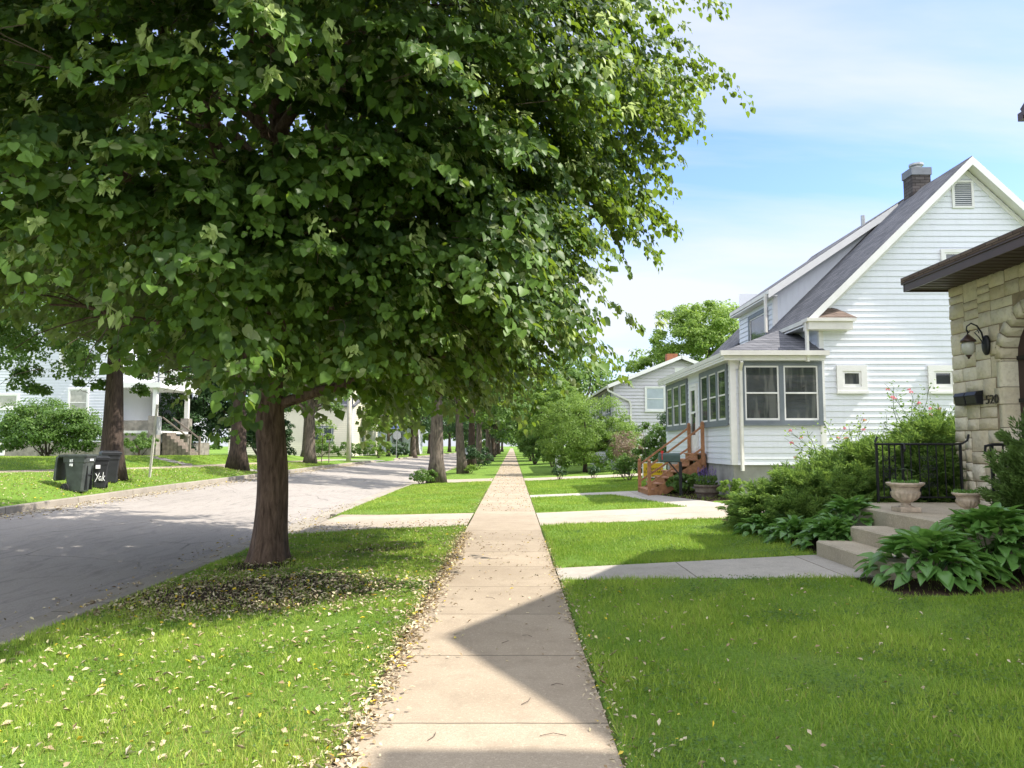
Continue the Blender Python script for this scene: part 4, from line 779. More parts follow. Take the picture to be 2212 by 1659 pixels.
urn(5.62, 11.0, .76, .97, 'fluted stone urn with seedlings on the landing edge by the steps'); urn(6.12, 10.35, .76, .72, 'smaller stone urn half hidden behind the large hostas')

# ------------------------------------------------------------------ plants in front of the stone house
def hosta(label, x, y, r, n, L, hz, z0=None, group='hostas by the concrete steps'):
    z0 = h(x, y) if z0 is None else z0; t = thing('hosta', label, 'hosta', (x, y, z0-.02), group); q = RNG.random(n)**.8; a = RNG.uniform(0, 2*PI, n); rr = q*r
    P = np.stack([x+rr*np.cos(a), y+rr*np.sin(a), z0+hz*(1-.75*q**2)+RNG.normal(0, .03, n)], 1); up = 1.0-1.3*q
    A = np.stack([np.cos(a)+RNG.normal(0, .35, n), np.sin(a)+RNG.normal(0, .35, n), up+RNG.normal(0, .2, n)], 1); N = np.stack([-np.cos(a)*up*.5, -np.sin(a)*up*.5, np.ones(n)], 1)+RNG.normal(0, .25, (n, 3))
    leaves('foliage', P, A, N, L*RNG.uniform(.65, 1.2, n), T_hosta(), HOSTA, t, None, L*RNG.uniform(.8, 1.25, n)); m = MB()
    for i in range(14):
        b = random.uniform(0, 2*PI); m.tube([(x, y, z0-.02), (x+r*.3*math.cos(b), y+r*.3*math.sin(b), z0+hz*.7), (x+r*.6*math.cos(b), y+r*.6*math.sin(b), z0+hz*.8)], .006, 4)
    m.build('stem', HOSTA, t); return t
hosta('broad mound of pointed hosta leaves in the corner of the lawn before the lower step', 4.75, 8.75, .62, 330, .25, .42)
hosta('tall hosta clump against the side of the steps behind the front hosta mound', 5.55, 8.95, .62, 330, .25, .62)
hosta('hosta clump at the edge of the picture under the evergreen', 6.25, 8.9, .6, 300, .25, .50)
hosta('hosta growing against the landing beside the large urn', 5.15, 11.75, .5, 260, .22, .58)
hosta('hosta drooping over the far end of the lower step', 4.72, 11.35, .42, 220, .21, .34)
hosta('dark low hosta at the foot of the juniper nearer the steps', 4.55, 12.35, .45, 200, .2, .26)
hosta('dark low hosta at the foot of the juniper nearer the driveway', 4.45, 13.4, .45, 180, .19, .24)
def needles(name, blobs, n, L, mat, parent, K=150, spread=.5, up=.25, w=.10):
    wts = np.array([b[3]*b[4]*b[5] for b in blobs])**.6; wts /= wts.sum(); P = []; A = []; V = []
    for b, w_ in zip(blobs, wts):
        k = int(K*w_)+4; d = rdir(k, -.35, 1); c = np.array(b[:3])+d*np.array(b[3:6])*RNG.uniform(.75, 1.02, (k, 1)); m = int(n*w_/k)+1
        for i in range(k):
            ax = unit(d[i]*np.array([1, 1, .5])+np.array([RNG.normal(0, .3), RNG.normal(0, .3), up])); t_ = RNG.random(m); lat = RNG.normal(0, 1, (m, 3)); lat -= lat@ax[:, None]*ax; lat[:, 2] *= .35; ll = .45*RNG.uniform(.6, 1.2)
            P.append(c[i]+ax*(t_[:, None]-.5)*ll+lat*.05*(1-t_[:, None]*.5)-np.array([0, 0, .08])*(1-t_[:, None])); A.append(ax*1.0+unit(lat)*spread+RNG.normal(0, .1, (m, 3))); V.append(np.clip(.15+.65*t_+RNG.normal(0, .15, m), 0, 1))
    P = np.concatenate(P); A = np.concatenate(A); return leaves(name, P, A, rdir(len(P))+np.array([0, 0, .8]), RNG.uniform(.7, 1.3, len(P))*L, T_low(w/L*1.0), mat, parent, np.concatenate(V))
def juniper(label, x, y, blobs, n):
    t = thing('juniper', label, 'juniper', (x, y, h(x, y)-.05), 'spreading junipers beside the stone house'); m = MB(); 
    for b in blobs: limb(m, (x, y, h(x, y)-.05), (b[0], b[1], b[2]), .05, .015, 6)
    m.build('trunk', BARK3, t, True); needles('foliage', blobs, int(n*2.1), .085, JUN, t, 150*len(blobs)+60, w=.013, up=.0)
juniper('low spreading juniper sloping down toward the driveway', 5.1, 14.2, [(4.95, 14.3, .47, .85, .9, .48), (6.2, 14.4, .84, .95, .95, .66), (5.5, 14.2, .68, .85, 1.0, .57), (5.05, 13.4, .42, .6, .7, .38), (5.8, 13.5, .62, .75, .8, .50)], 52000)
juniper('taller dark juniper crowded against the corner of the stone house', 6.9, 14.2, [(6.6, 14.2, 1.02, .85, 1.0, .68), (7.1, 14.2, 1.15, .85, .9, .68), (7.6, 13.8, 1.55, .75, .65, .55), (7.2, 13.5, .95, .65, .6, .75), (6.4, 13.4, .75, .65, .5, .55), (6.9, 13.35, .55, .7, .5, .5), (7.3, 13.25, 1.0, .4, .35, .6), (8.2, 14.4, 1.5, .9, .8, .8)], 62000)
def arborvitae():
    x, y = 6.42, 9.45; t = thing('arborvitae', 'small upright evergreen at the right edge beside the near railing', 'evergreen', (x, y, .25)); m = MB(); limb(m, (x, y, .2), (x, y, 1.7), .05, .01); m.build('trunk', BARK3, t)
    needles('foliage', [(x, y, .9, .42, .42, .75), (x+.05, y, 1.5, .3, .3, .55), (x-.12, y-.1, 1.15, .35, .35, .45)], 22000, .06, foliage('arborvitae_leaf', (.05, .11, .025), (.13, .21, .05), (.08, .13, .03), .2, .5), t, 120, w=.022, up=.6)
arborvitae()
def rose(label, x, y, base, stems, seed):
    t = thing('rose_bush', label, 'rose bush', (x, y, base), 'pink roses behind the juniper'); rs = random.Random(seed); m = MB(); P = []; Fl = []
    for dx, hh in stems:
        b = (x+rs.uniform(-.2, .2), y, base); e = Vector((x+dx, y+rs.uniform(-.3, .3), base+hh)); pts = limb(m, b, e, .010, .004, 5, .12, 8)
        for p in pts[3:]:
            for k in range(9): P.append(tuple(p+Vector((rs.gauss(0, .10), rs.gauss(0, .10), rs.gauss(0, .07)))))
        for k in range(3):
            q = e+Vector((rs.gauss(0, .14), rs.gauss(0, .08), rs.gauss(-.02, .1))); m.tube([tuple(pts[-2]), tuple(q)], .003, 4)
            if rs.random() < .3: Fl.append(q)
    m.build('stem', MAPLE, t); P = np.array(P); leaves('foliage', P, rdir(len(P), -.5, .5), rdir(len(P), .2, 1), RNG.uniform(.05, .09, len(P)), T_low(.6), BRIGHT if seed == 3 else MAPLE, t)
    for q in Fl:
        n = 16; d = rdir(n, -.2, 1); leaves('blossom', np.array([q]*n)+d*.012, d, np.cross(d, [0, 0, 1.0])+np.array([0, 0, .3]), RNG.uniform(.024, .040, n), T_low(1.1), PINK, t)
rose('sprawling pink rose bush above the low juniper', 6.9, 15.9, 1.0, [(-1.0, .7), (-.8, 1.0), (-.5, 1.15), (-.3, .9), (0, 1.1), (.3, 1.05), (.5, 1.3), (-.6, .6), (-1.1, .95), (.1, .8), (-.9, .45), (.6, 1.0)], 3)
rose('leggy pink rose with tall bare stems near the corner of the stone house', 8.3, 15.9, 1.2, [(-.4, 1.5), (-.2, 1.75), (.1, 1.2), (.35, 1.5), (.5, 1.75), (-.5, 1.0), (.15, 1.45), (.45, 1.25), (-.3, 1.3)], 4)
shrub('leafy_plant', 'low broad-leaved plant between the wooden stairs and the barrel', 5.25, 23.6, .45, .4, .55, 900, .12, MAPLE, 'plant', None, 30, 5, T_high(.8))
shrub('leafy_plant', 'light green fern-like plant to the right of the barrel', 6.0, 21.0, .4, .35, .5, 1400, .06, BRIGHT, 'plant', None, 30, 5)

# ------------------------------------------------------------------ the big lime tree in the foreground
def lime_tree():
    x0, y0 = -3.76, 11.95; z0 = h(x0, y0); t = thing('lime_tree', 'large silver lime tree with low drooping branches beside the sidewalk', 'tree', (x0, y0, z0-.05))
    m = MB(); pts = [Vector((x0+.0, y0, z0-.1+i*.16)) for i in range(30)]; rad = [.245-.0022*i*.9 for i in range(30)]
    pts = [p+Vector((.05*math.sin(i*.25)*min(1, i/10), .04*math.cos(i*.21)*min(1, i/10), 0)) for i, p in enumerate(pts)]
    trunk_mesh(m, None, pts, rad, 44, .026, .62)
    top = pts[-1]; limb(m, top-Vector((0, 0, .1)), (x0-.1, y0, 9.5), .20, .09, 12, .04, 8); limb(m, top-Vector((.05, 0, .6)), (x0+1.9, y0+.3, 9.4), .15, .05, 10, .06, 8); limb(m, top-Vector((0, 0, .7)), (x0-2.0, y0+.6, 9.2), .15, .05, 10, .06, 8)
    # scaffold limbs
    rs = random.Random(5); sc = []
    for i in range(34):
        a = i*2.399; zb = 2.3+i*.17; L = rs.uniform(2.6, 4.6)*(1 if zb < 6.5 else .8); el = .55 if zb > 3.4 else .28
        b = Vector((x0, y0, zb)); e = b+Vector((math.cos(a)*L, math.sin(a)*L, L*el+rs.uniform(-.2, .4))); r0 = rs.uniform(.055, .105); pp = limb(m, b, e, r0, .016, 7, .07, 7); sc.append(pp)
        for k in range(5):
            p = pp[rs.randint(2, 6)]; d = Vector((math.cos(a+rs.uniform(-1, 1)), math.sin(a+rs.uniform(-1, 1)), rs.uniform(-.45, .35)))*rs.uniform(.8, 1.9); limb(m, p, p+d, .016, .004, 5, .12, 4)
    m.build('trunk', BARK, t, True)
    # bare twiggy growth under the crown
    m = MB()
    for i in range(170):
        a = rs.uniform(0, 2*PI); r = rs.uniform(.5, 4.2); z = 2.6+rs.random()*2.8; p = Vector((x0+r*math.cos(a), y0+r*math.sin(a), z)); d = Vector((math.cos(a)*rs.uniform(.2, 1), math.sin(a)*rs.uniform(.2, 1), rs.uniform(-.7, .2)))*rs.uniform(.4, 1.0); limb(m, p, p+d, .007, .002, 4, .2, 4)
    tag(m.build('twig', TWIG, t), kind='stuff')
    # crown envelope: horizontal reach against height, with lobes
    def reach(z, a):
        zz = [2.2, 2.6, 3.2, 4.2, 5.5, 7.0, 8.5, 10.5, 12.0, 13.2]; rr = [2.4, 3.7, 4.5, 5.0, 5.55, 6.1, 6.1, 5.0, 3.2, 1.0]
        r = 1.0*np.interp(z, zz, rr); lob = 1+.055*np.sin(5*a+z*.9)+.05*np.sin(3*a-1.2*z+1)+.035*np.sin(9*a+2.3*z)
        return r*lob*np.where(np.cos(a) > 0, 1.0, 1.12)*(1+.16*np.clip(-np.sin(a), 0, 1)*(np.cos(a) < .5))*(1-.16*np.clip(np.cos(a), 0, 1)**3*(z < 5.5))
    ns = 4300; z = 2.15+11*RNG.random(ns)**1.15; a = RNG.uniform(0, 2*PI, ns); q = 1-.62*RNG.random(ns)**1.9; r = reach(z, a)*q
    # more sprays on the side and height that the photograph looks at
    n2 = 1700; a2 = RNG.normal(-PI/2+.25, .95, n2); z2 = 2.15+6.2*RNG.random(n2); q2 = 1-.5*RNG.random(n2)**1.7; r2 = reach(z2, a2)*q2; z = np.concatenate([z, z2]); a = np.concatenate([a, a2]); r = np.concatenate([r, r2]); q = np.concatenate([q, q2])
    # boughs hang in drooping tiers with dark hollows between them
    ph = .75*np.sin(3*a+.4)+.55*np.sin(7*a+1)+.3*np.sin(13*a+2); zt = .98; tier = np.floor(z/zt+ph); zq = (tier+.5-ph)*zt-.42*np.clip(q-.55, 0, 1)/.45+RNG.normal(0, .09, len(z)); inn = RNG.random(len(z)) < .72; z = np.where(inn, zq, z)
    rr_ = np.sin(tier*12.9898+np.floor(a*1.6)*4.1)*43758.5; rr_ = rr_-np.floor(rr_); r = r*np.where(inn, .86+.19*rr_, .88); z = np.maximum(z, 2.2)
    # the underside rises away from the sidewalk, over the road
    zmin = np.interp(np.cos(a)*r+.25*np.sin(a)*r, [-6.5, -4, -2.2, -.7, .2, 3, 5], [5.1, 4.7, 4.2, 3.5, 3.0, 3.3, 3.5]); lowm = (z > zmin-.35*RNG.random(len(z))) ; z, a, r, q = z[lowm], a[lowm], r[lowm], q[lowm]
    r = r*(1-.42*np.clip(np.sin(4.3*a+1.9*z)*np.sin(3.1*z-2*a+1), 0, 1))
    # some real gaps
    gap = (np.sin(a*7+z*1.3)*np.sin(z*2.7+a*4) > .62); z, a, r, q = z[~gap], a[~gap], r[~gap], q[~gap]
    O = np.stack([x0+r*np.cos(a), y0+r*np.sin(a), z], 1)
    # openings where the trunk and limbs show
    for p, d, rad in (((x0, y0, 3.75), (1.75, -5.5, -.95), .22), ((x0+1.0, y0, 5.3), (1.0, -6, -1.7), .22), ((x0-.2, y0, 6.9), (1.2, -5, -2.3), .12)):
        p = np.array(p); d = unit(np.array(d)); w = O-p; k_ = (w@d)[:, None]; dd = np.linalg.norm(w-k_*d, axis=1); cut = (dd < rad+.25*RNG.random(len(O))) & (k_[:, 0] > .2); O, a, r, q, z = O[~cut], a[~cut], r[~cut], q[~cut], z[~cut]
    # keep the air round the camera and above the sidewalk's clear side open
    far = np.linalg.norm(O-np.array([0, 0, 1.7]), axis=1) > 3.6; O, a, q, z = O[far], a[far], q[far], z[far]
    dirs = np.stack([np.cos(a)+RNG.normal(0, .4, len(a)), np.sin(a)+RNG.normal(0, .4, len(a)), RNG.normal(-.12, .22, len(a))], 1); dirs = unit(dirs); side = unit(np.cross(dirs, [0, 0, 1.0])); upv = np.cross(side, dirs)
    per = 30
    def spray(sel, per, size, T, name):
        n = sel.sum(); 
        if n == 0: return
        o = O[sel]; d = dirs[sel]; s = side[sel]; u = upv[sel]; Ls = RNG.uniform(.75, 1.45, n)
        tt = RNG.random((n, per))**.75; ss = RNG.uniform(-1, 1, (n, per))*(.06+.30*tt*(1.15-tt)*2); dn = -.42*tt**2-.22*np.abs(ss)+RNG.normal(0, .02, (n, per))
        P = o[:, None]+d[:, None]*(tt*Ls[:, None])[..., None]+s[:, None]*(ss*Ls[:, None])[..., None]+np.array([0, 0, 1.0])*(dn*Ls[:, None])[..., None]
        A = d[:, None]*(.65+0*tt)[..., None]+s[:, None]*(np.sign(ss)*.5+ss)[..., None]+np.array([0, 0, -1.0])*(.30+.35*tt+.55*RNG.random((n, per)))[..., None]+RNG.normal(0, .25, (n, per, 3))
        N = np.array([0, 0, 1.0])*.95+d[:, None]*.55+RNG.normal(0, .42, (n, per, 3)); flip = (RNG.random((n, per)) < .05)[..., None]; N = np.where(flip, -N+d[:, None]*-.5, N)
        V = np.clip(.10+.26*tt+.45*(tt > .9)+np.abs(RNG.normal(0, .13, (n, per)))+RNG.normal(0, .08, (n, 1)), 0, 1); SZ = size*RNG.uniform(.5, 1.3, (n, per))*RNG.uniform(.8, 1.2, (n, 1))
        return leaves(name, P.reshape(-1, 3), A.reshape(-1, 3), N.reshape(-1, 3), SZ.ravel(), T, LIME, t, V.ravel())
    dist = np.linalg.norm(O-np.array([0, 0, 1.7]), axis=1); vis = (O[:, 2] < 1.7+.68*O[:, 1]+1.2) & (O[:, 1] < 13) & (q > .55)
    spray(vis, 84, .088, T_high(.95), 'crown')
    # pale bunches of bracts and young leaves at the spray tips
    ti = np.where(vis & (RNG.random(len(z)) < .55))[0]; nb = 15; P = (O[ti]+dirs[ti]*RNG.uniform(.55, 1.1, (len(ti), 1))-np.array([0, 0, .22]))[:, None]+RNG.normal(0, .035, (len(ti), nb, 3)); A = dirs[ti][:, None]*.6+RNG.normal(0, .42, (len(ti), nb, 3))-np.array([0, 0, .75])
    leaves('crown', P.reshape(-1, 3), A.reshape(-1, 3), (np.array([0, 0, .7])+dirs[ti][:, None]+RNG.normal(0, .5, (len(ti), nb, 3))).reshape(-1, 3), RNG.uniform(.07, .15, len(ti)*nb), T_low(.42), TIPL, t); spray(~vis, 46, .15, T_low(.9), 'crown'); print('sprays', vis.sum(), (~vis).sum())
    m = MB()
    for i in np.where(vis)[0][::2]:
        p = Vector(O[i]); d = Vector(dirs[i]); m.tube([p-d*.35+Vector((0, 0, .02)), p+d*.3+Vector((0, 0, -.03)), p+d*.75+Vector((0, 0, -.2))], [.006, .0045, .002], 4, False)
    tag(m.build('twig', TWIG, t), kind='stuff')
lime_tree()

# ------------------------------------------------------------------ street trees on the near parkway
ROW = 'street trees in the grass strip beside the sidewalk'
tree('street_tree', 'thick pale trunked street tree with leafy suckers at its foot, second along the grass strip', -3.55, 36.2, 10, .36, 7.6, 4.6, 3.6, 17000, .17, MAPLE, BARK2, ROW, 120, extra=[(-1.6, 33.5, 4.6, 1.6, 1.6, 1.0), (-5.4, 34.5, 4.4, 1.8, 1.8, 1.0)], fork=3.4)
tree('street_tree', 'leaning street tree third along the grass strip with a scarred trunk', -3.05, 47.8, 10, .31, 7.0, 4.4, 3.8, 15000, .2, MAPLE, BARK2, ROW, 110, lean=-1.0, fork=2.6, extra=[(-1.0, 46.0, 3.9, 1.8, 1.8, 1.2), (-4.8, 46, 4.0, 1.5, 1.5, 1.2)])
tree('street_tree', 'street tree rising from behind a dark bush on the grass strip', -3.15, 60, 10, .33, 6.8, 4.4, 3.9, 12000, .24, MAPLE, BARK3, ROW, 100, fork=2.6, extra=[(-1.2, 58.5, 3.9, 1.8, 1.8, 1.4)])
tree('street_tree', 'street tree with shaded grey trunk beyond the dark bush on the strip', -3.1, 72, 10, .34, 6.8, 4.5, 4.0, 10000, .26, MAPLE, BARK2, ROW, 90, fork=2.6, extra=[(-1.0, 70, 3.6, 2, 1.8, 1.4)])
tree('street_tree', 'pale slanting street tree trunk just before the parked silver car', -2.45, 84, 10, .36, 6.5, 4.4, 4.0, 9000, .28, MAPLE, BARK2, ROW, 80, fork=2.2, lean=-.7, extra=[(-1.8, 82, 3.5, 1.9, 1.8, 1.4)])
for i, y in enumerate((98, 111, 124, 138, 152, 168, 186, 206)):
    tree('street_tree', 'far dark street tree in the closing row along the sidewalk', -3.0+.3*math.sin(i*2), y, 10, .34, 5.7, 5.2, 4.5, 7000, .36, MAPLE if i % 2 else DARKF, BARK3, 'far street trees closing over the sidewalk', 70, fork=2.2)
for i, y in enumerate((96, 118, 142, 168, 196)):
    tree('street_tree', 'far yard tree whose branches meet over the sidewalk from the house side', 4.6-.2*i, y, 10, .3, 4.9, 4.9, 4.5, 7000, .36, MAPLE if i % 2 == 0 else DARKF, BARK3, 'far yard trees meeting over the sidewalk', 70, fork=2)
shrub('bush', 'dark round bush at the foot of a street tree on the grass strip', -2.6, 57.5, 1.15, 1.1, 1.9, 2600, .12, DARKF, 'bush', None, 40)
shrub('sucker_growth', 'low leafy suckers round the foot of the second street tree', -4.15, 35.6, .75, .6, .6, 1300, .09, MAPLE, 'bush', None, 30)
shrub('sucker_growth', 'small pale sucker growth at the foot of the leaning street tree', -2.5, 47.3, .45, .4, .5, 500, .09, BRIGHT, 'bush', None, 20)
# trees across the road
AC = 'street trees across the road'
tree('street_tree', 'broad dark trunked tree across the road behind the wheeled bins', -13.35, 25.6, 10, .37, 6.4, 4.3, 3.4, 62000, .11, MAPLE, BARK3, AC, 260, shift=-.3, fork=3.2, lean=.3, off=(-.2, 0), extra=[(-16.2, 24.0, 4.5, 2.8, 2.2, 1.5), (-14.6, 23.0, 4.7, 2.0, 1.6, 1.2), (-15.0, 23.6, 5.8, 3.0, 2.4, 1.6), (-11.2, 25.5, 4.8, 1.6, 1.6, 1.1), (-12.3, 26.6, 4.1, 1.3, 1.1, 1.0), (-15.2, 26.0, 4.0, 1.6, 1.2, .9)])
tree('street_tree', 'dark trunk across the road just left of the big lime trunk', -13.2, 37.0, 10, .42, 6.8, 4.2, 3.4, 12000, .17, DARKF, BARK3, AC, 110, fork=3.2)
tree('street_tree', 'pair-stemmed grey street tree across the road, nearer the cream house', -13.3, 50.5, 10, .36, 6.2, 3.6, 3.0, 9000, .2, MAPLE, BARK2, AC, 90, fork=2.2)
tree('yard_tree', 'small forked grey tree standing before the cream house', -17.2, 64, 8, .36, 5.4, 3.2, 2.4, 9000, .2, MAPLE, BARK2, None, 80, fork=2.2)
tree('yard_tree', 'dark tree at the far side of the side street beyond the stop sign', -8.9-3, 84+8, 8, .4, 5.6, 3.6, 3.2, 8000, .26, DARKF, BARK2, None, 80, fork=2.2)
tree('yard_tree', 'bright yellow-green tree behind the stop sign', -14.2, 88, 9, .22, 5.0, 3.6, 3.6, 12000, .24, BRIGHT, BARK2, None, 90, fork=1.2)
tree('yard_tree', 'tall green tree rising behind the cream house roof', -27, 100, 12, .4, 9, 7, 5, 9000, .4, MAPLE, BARK2, None, 90)
tree('yard_tree', 'tall dark tree across the road beyond the stop sign corner', -13.5, 108, 12, .4, 8, 5.5, 5.5, 8000, .42, DARKF, BARK2, None, 80)
for i, (x, y, r, c) in enumerate([(-13.3, 124, 5, 7), (-13.3, 142, 5, 7), (-13.2, 162, 5, 7), (-13.2, 184, 5, 7), (-20, 135, 6, 8), (-22, 160, 7, 8)]):
    tree('street_tree', 'far street tree across the road in the closing green row', x, y, 10, .35, c, r, 5.2, 3800, .46, MAPLE if i % 2 else DARKF, BARK3, 'far street trees across the road', 70)
tree('evergreen_tree', 'dense dark evergreen beside the left porch and its brown stairs', -21.8, 51.5, 10, .3, 4.6, 2.7, 4.8, 26000, .16, DARKF, BARK3, None, 150, fork=.8, edge=.75, extra=[(-22.2, 50.5, 2.2, 2.4, 1.8, 1.9)])
tree('evergreen_tree', 'second dark evergreen right of the porch, nearer the lime trunk', -18.6, 52.5, 10, .3, 4.2, 2.7, 4.4, 24000, .16, DARKF, BARK3, None, 130, fork=.8, edge=.75, extra=[(-16.4, 52.5, 2.0, 1.8, 1.6, 1.5)])
# right-hand background
tree('background_tree', 'tall light green tree rising between the grey house and the white dormer', 17.0, 66, 15, .5, 9.4, 4.6, 5.2, 30000, .24, BRIGHT, BARK2, 'trees behind the houses', 230, rc=.22, shift=.1)
tree('background_tree', 'yellowish smaller tree above the orange chimney', 12.8, 70, 11, .4, 7.6, 3.0, 3.0, 6000, .28, BRIGHT, BARK2, 'trees behind the houses', 90)
tree('background_tree', 'dull green tree behind the grey house gable', 13.2, 78, 11, .4, 5.6, 5.0, 3.0, 7000, .3, MAPLE, BARK2, 'trees behind the houses', 90)
tree('background_tree', 'tall tree left of the grey house against the pale sky', 6.6, 82, 11, .4, 7.0, 5.0, 5.0, 13000, .3, MAPLE, BARK2, 'trees behind the houses', 120, shift=.1)
tree('background_tree', 'bright bushy tree behind the rounded yard tree', 4.2, 66, 8, .3, 4.6, 2.9, 2.9, 12000, .22, BRIGHT, BARK2, 'trees behind the houses', 110, fork=1, shift=-.2)
tree('ornamental_tree', 'rounded dense small tree in the yard before the grey house', 4.2, 44.0, 5, .12, 2.35, 2.65, 2.1, 52000, .09, BUSHY, BARK3, None, 300, fork=.35, edge=.75, rc=.24, extra=[(6.0, 44.3, 1.7, 1.7, 1.5, 1.5), (4.2, 43.6, 1.4, 2.2, 1.7, 1.2), (3.2, 43.6, 1.1, 1.4, 1.2, .9), (5.0, 43.4, 1.0, 1.6, 1.2, .85)])
shrub('bush', 'tall bushy shrub beside the sidewalk beyond the rounded tree', 1.95, 66, 1.25, 1.6, 2.9, 7000, .13, MAPLE, 'bush', None, 70, 9)
shrub('bush', 'far leafy shrub leaning over the sidewalk edge', 1.9, 79, 1.3, 2.0, 3.4, 4000, .2, BRIGHT, 'bush', None, 50, 7, shift=-.2)
shrub('bush', 'light green shrub between the sidewalk bush and the rounded tree', 3.0, 57, .9, .8, 1.6, 3000, .11, BRIGHT, 'bush', None, 40, 7)
shrub('bush', 'dark leafy bush close to the far corner of the white porch', 6.1, 33.2, .85, .8, 2.5, 4200, .10, MAPLE, 'bush', None, 60, 7)
shrub('bush', 'very dark narrow bush between porch corner and grey house', 7.3, 35.5, .7, .8, 3.2, 3000, .10, DARKF, 'bush', None, 50, 6)
shrub('plum_bush', 'sparse purplish bush left of the dark bush by the porch', 5.9, 40.5, 1.0, .9, 2.3, 2400, .08, PLUM, 'bush', None, 60, 10)
shrub('bush', 'low green bush behind the yellow yard sign', 5.0, 33, 1.0, .7, 1.0, 2400, .09, MAPLE, 'bush', None, 40, 7)
G3 = 'small round shrubs along the second driveway'
for x, lab in ((2.2, 'small round shrub by the second driveway, nearest the sidewalk'), (3.82, 'small round shrub by the second driveway, middle of three'), (5.2, 'small round shrub by the second driveway, nearest the porch')):
    shrub('round_shrub', lab, x, 36.0, .38, .36, .55, 900, .065, DARKF, 'shrub', G3, 24, 6)
def guard():
    x, y = 3.25, 54; z = h(x, y); t = thing('tree_guard', 'white plastic guard round a young stem in the grass behind the small shrubs', 'tree guard', (x, y, z)); MB().lathe((x, y, z), [(.22, 0), (.2, .9), (.17, .9), (.18, .0)], 14).build('sleeve', TRIMW, t); m = MB(); m.tube([(x, y, z), (x+.02, y, z+1.3)], .015, 6); m.build('stem', TWIG, t)
guard()

def treeline():
    bl = [(x, 300+20*math.sin(x), 8, 9, 6, 12) for x in range(-140, 160, 12)]; t = clump_crown(bl, 26000, 1.3, T_low(), MAPLE, 'far_woods', None, 400, .3); return tag(t, kind='stuff')
treeline()
# ------------------------------------------------------------------ across the road: houses, bins, poles, signs
def left_house():
    X1, Y0, Z0, ZT = -22.9, 44, 1.05, 9.2; X0 = -37; t = thing('clapboard_house', 'white clapboard house across the road with block porch and upper balcony', 'house', (X1, Y0, 1))
    MB().box(X0, X1-.02, Y0+.03, 58, .6, ZT).build('wall_core', WHITE2, t); clap('wall', WHITE2, t, wall_my(0, Y0, 0), Z0+.85, ZT, lambda z: X0, lambda z: X1-.08, .17, .025); clap('wall', WHITE2, t, wall_px(X1, 0, 0), Z0+.85, ZT, lambda z: Y0+.1, lambda z: 58, .17, .025)
    MB().box(X0, X1-.0, Y0-.02, 58, .3, Z0+.85).build('foundation', BLOCK, t); MB().box(X1-.09, X1+.03, Y0-.035, Y0+.1, Z0+.85, ZT).build('corner_board', TRIMW, t)
    r = MB(); XR = (X0+X1)/2
    for s in (-1, 1): slab(r, [(XR+s*(X1-XR+.5), Y0-.5, ZT-.1), (XR, Y0-.5, ZT+5.2), (XR, 58.4, ZT+5.2), (XR+s*(X1-XR+.5), 58.4, ZT-.1)], .15)
    r.build('roof', SHING, t); MB().prism([(X0, ZT), (X1, ZT), (XR, ZT+5.0)], 'y', Y0, 58).build('gable', WHITE2, t)
    window(t, wall_my(-29.7, Y0, 3.75), 1.3, .95, TRIMW, 1, CURT, double=False, cw=.13); window(t, wall_my(-30.4, Y0, 1.15), 1.3, .68, TRIMW, 1, double=False, cw=.07); window(t, wall_my(-25.6, Y0, 3.3), 1.2, 1.7, TRIMW, 1, CURT); window(t, wall_my(-26.2, Y0, 6.1), 1.2, 1.6, TRIMW, 1, CURT)
    # two-storey porch on the street side
    PX = X1+2.3; Y1 = Y0+5.2; f = MB(); f.box(X1, PX, Y0+.4, Y1, Z0+1.35, Z0+1.5); f.build('porch_floor', TRIMW, t)
    for y in (Y0+.6, Y1-.25): MB().box(PX-.5, PX, y-.28, y+.28, .6, Z0+2.35).build('block_pier', BLOCK, t); MB().box(PX-.36, PX-.12, y-.12, y+.12, Z0+2.35, Z0+4.0).build('column', TRIMW, t)
    MB().box(X1, PX-.1, Y0+.42, Y0+.6, .6, Z0+2.1).build('porch_wall', BLOCK, t)
    f = MB(); f.box(X1, PX+.2, Y0+.2, Y1+.1, Z0+4.0, Z0+4.3); f.build('balcony_floor', TRIMW, t); rl = MB(); zt = Z0+5.15; rl.box(X1, PX+.1, Y0+.28, Y0+.34, zt, zt+.06).box(PX+.05, PX+.11, Y0+.3, Y1, zt, zt+.06)
    for i in range(18): rl.box(X1+i*.13, X1+i*.13+.03, Y0+.29, Y0+.33, Z0+4.3, zt)
    for i in range(36): rl.box(PX+.06, PX+.1, Y0+.35+i*.135, Y0+.38+i*.135, Z0+4.3, zt)
    rl.build('balcony_railing', TRIMW, t)
    st = MB()
    for i in range(7): st.box(PX+i*.23, PX+i*.23+.25, Y0+1.1, Y0+2.4, .6, Z0+1.4-i*.19)
    st.build('stair', BARREL, t)
    for y in (Y0+1.05, Y0+2.45): hr = MB(); bar(hr, (PX, y, Z0+2.3), (PX+1.65, y, Z0+1.05), .06, .08); hr.box(PX+1.6, PX+1.7, y-.05, y+.05, .8, Z0+1.2); hr.build('handrail', BARREL, t)

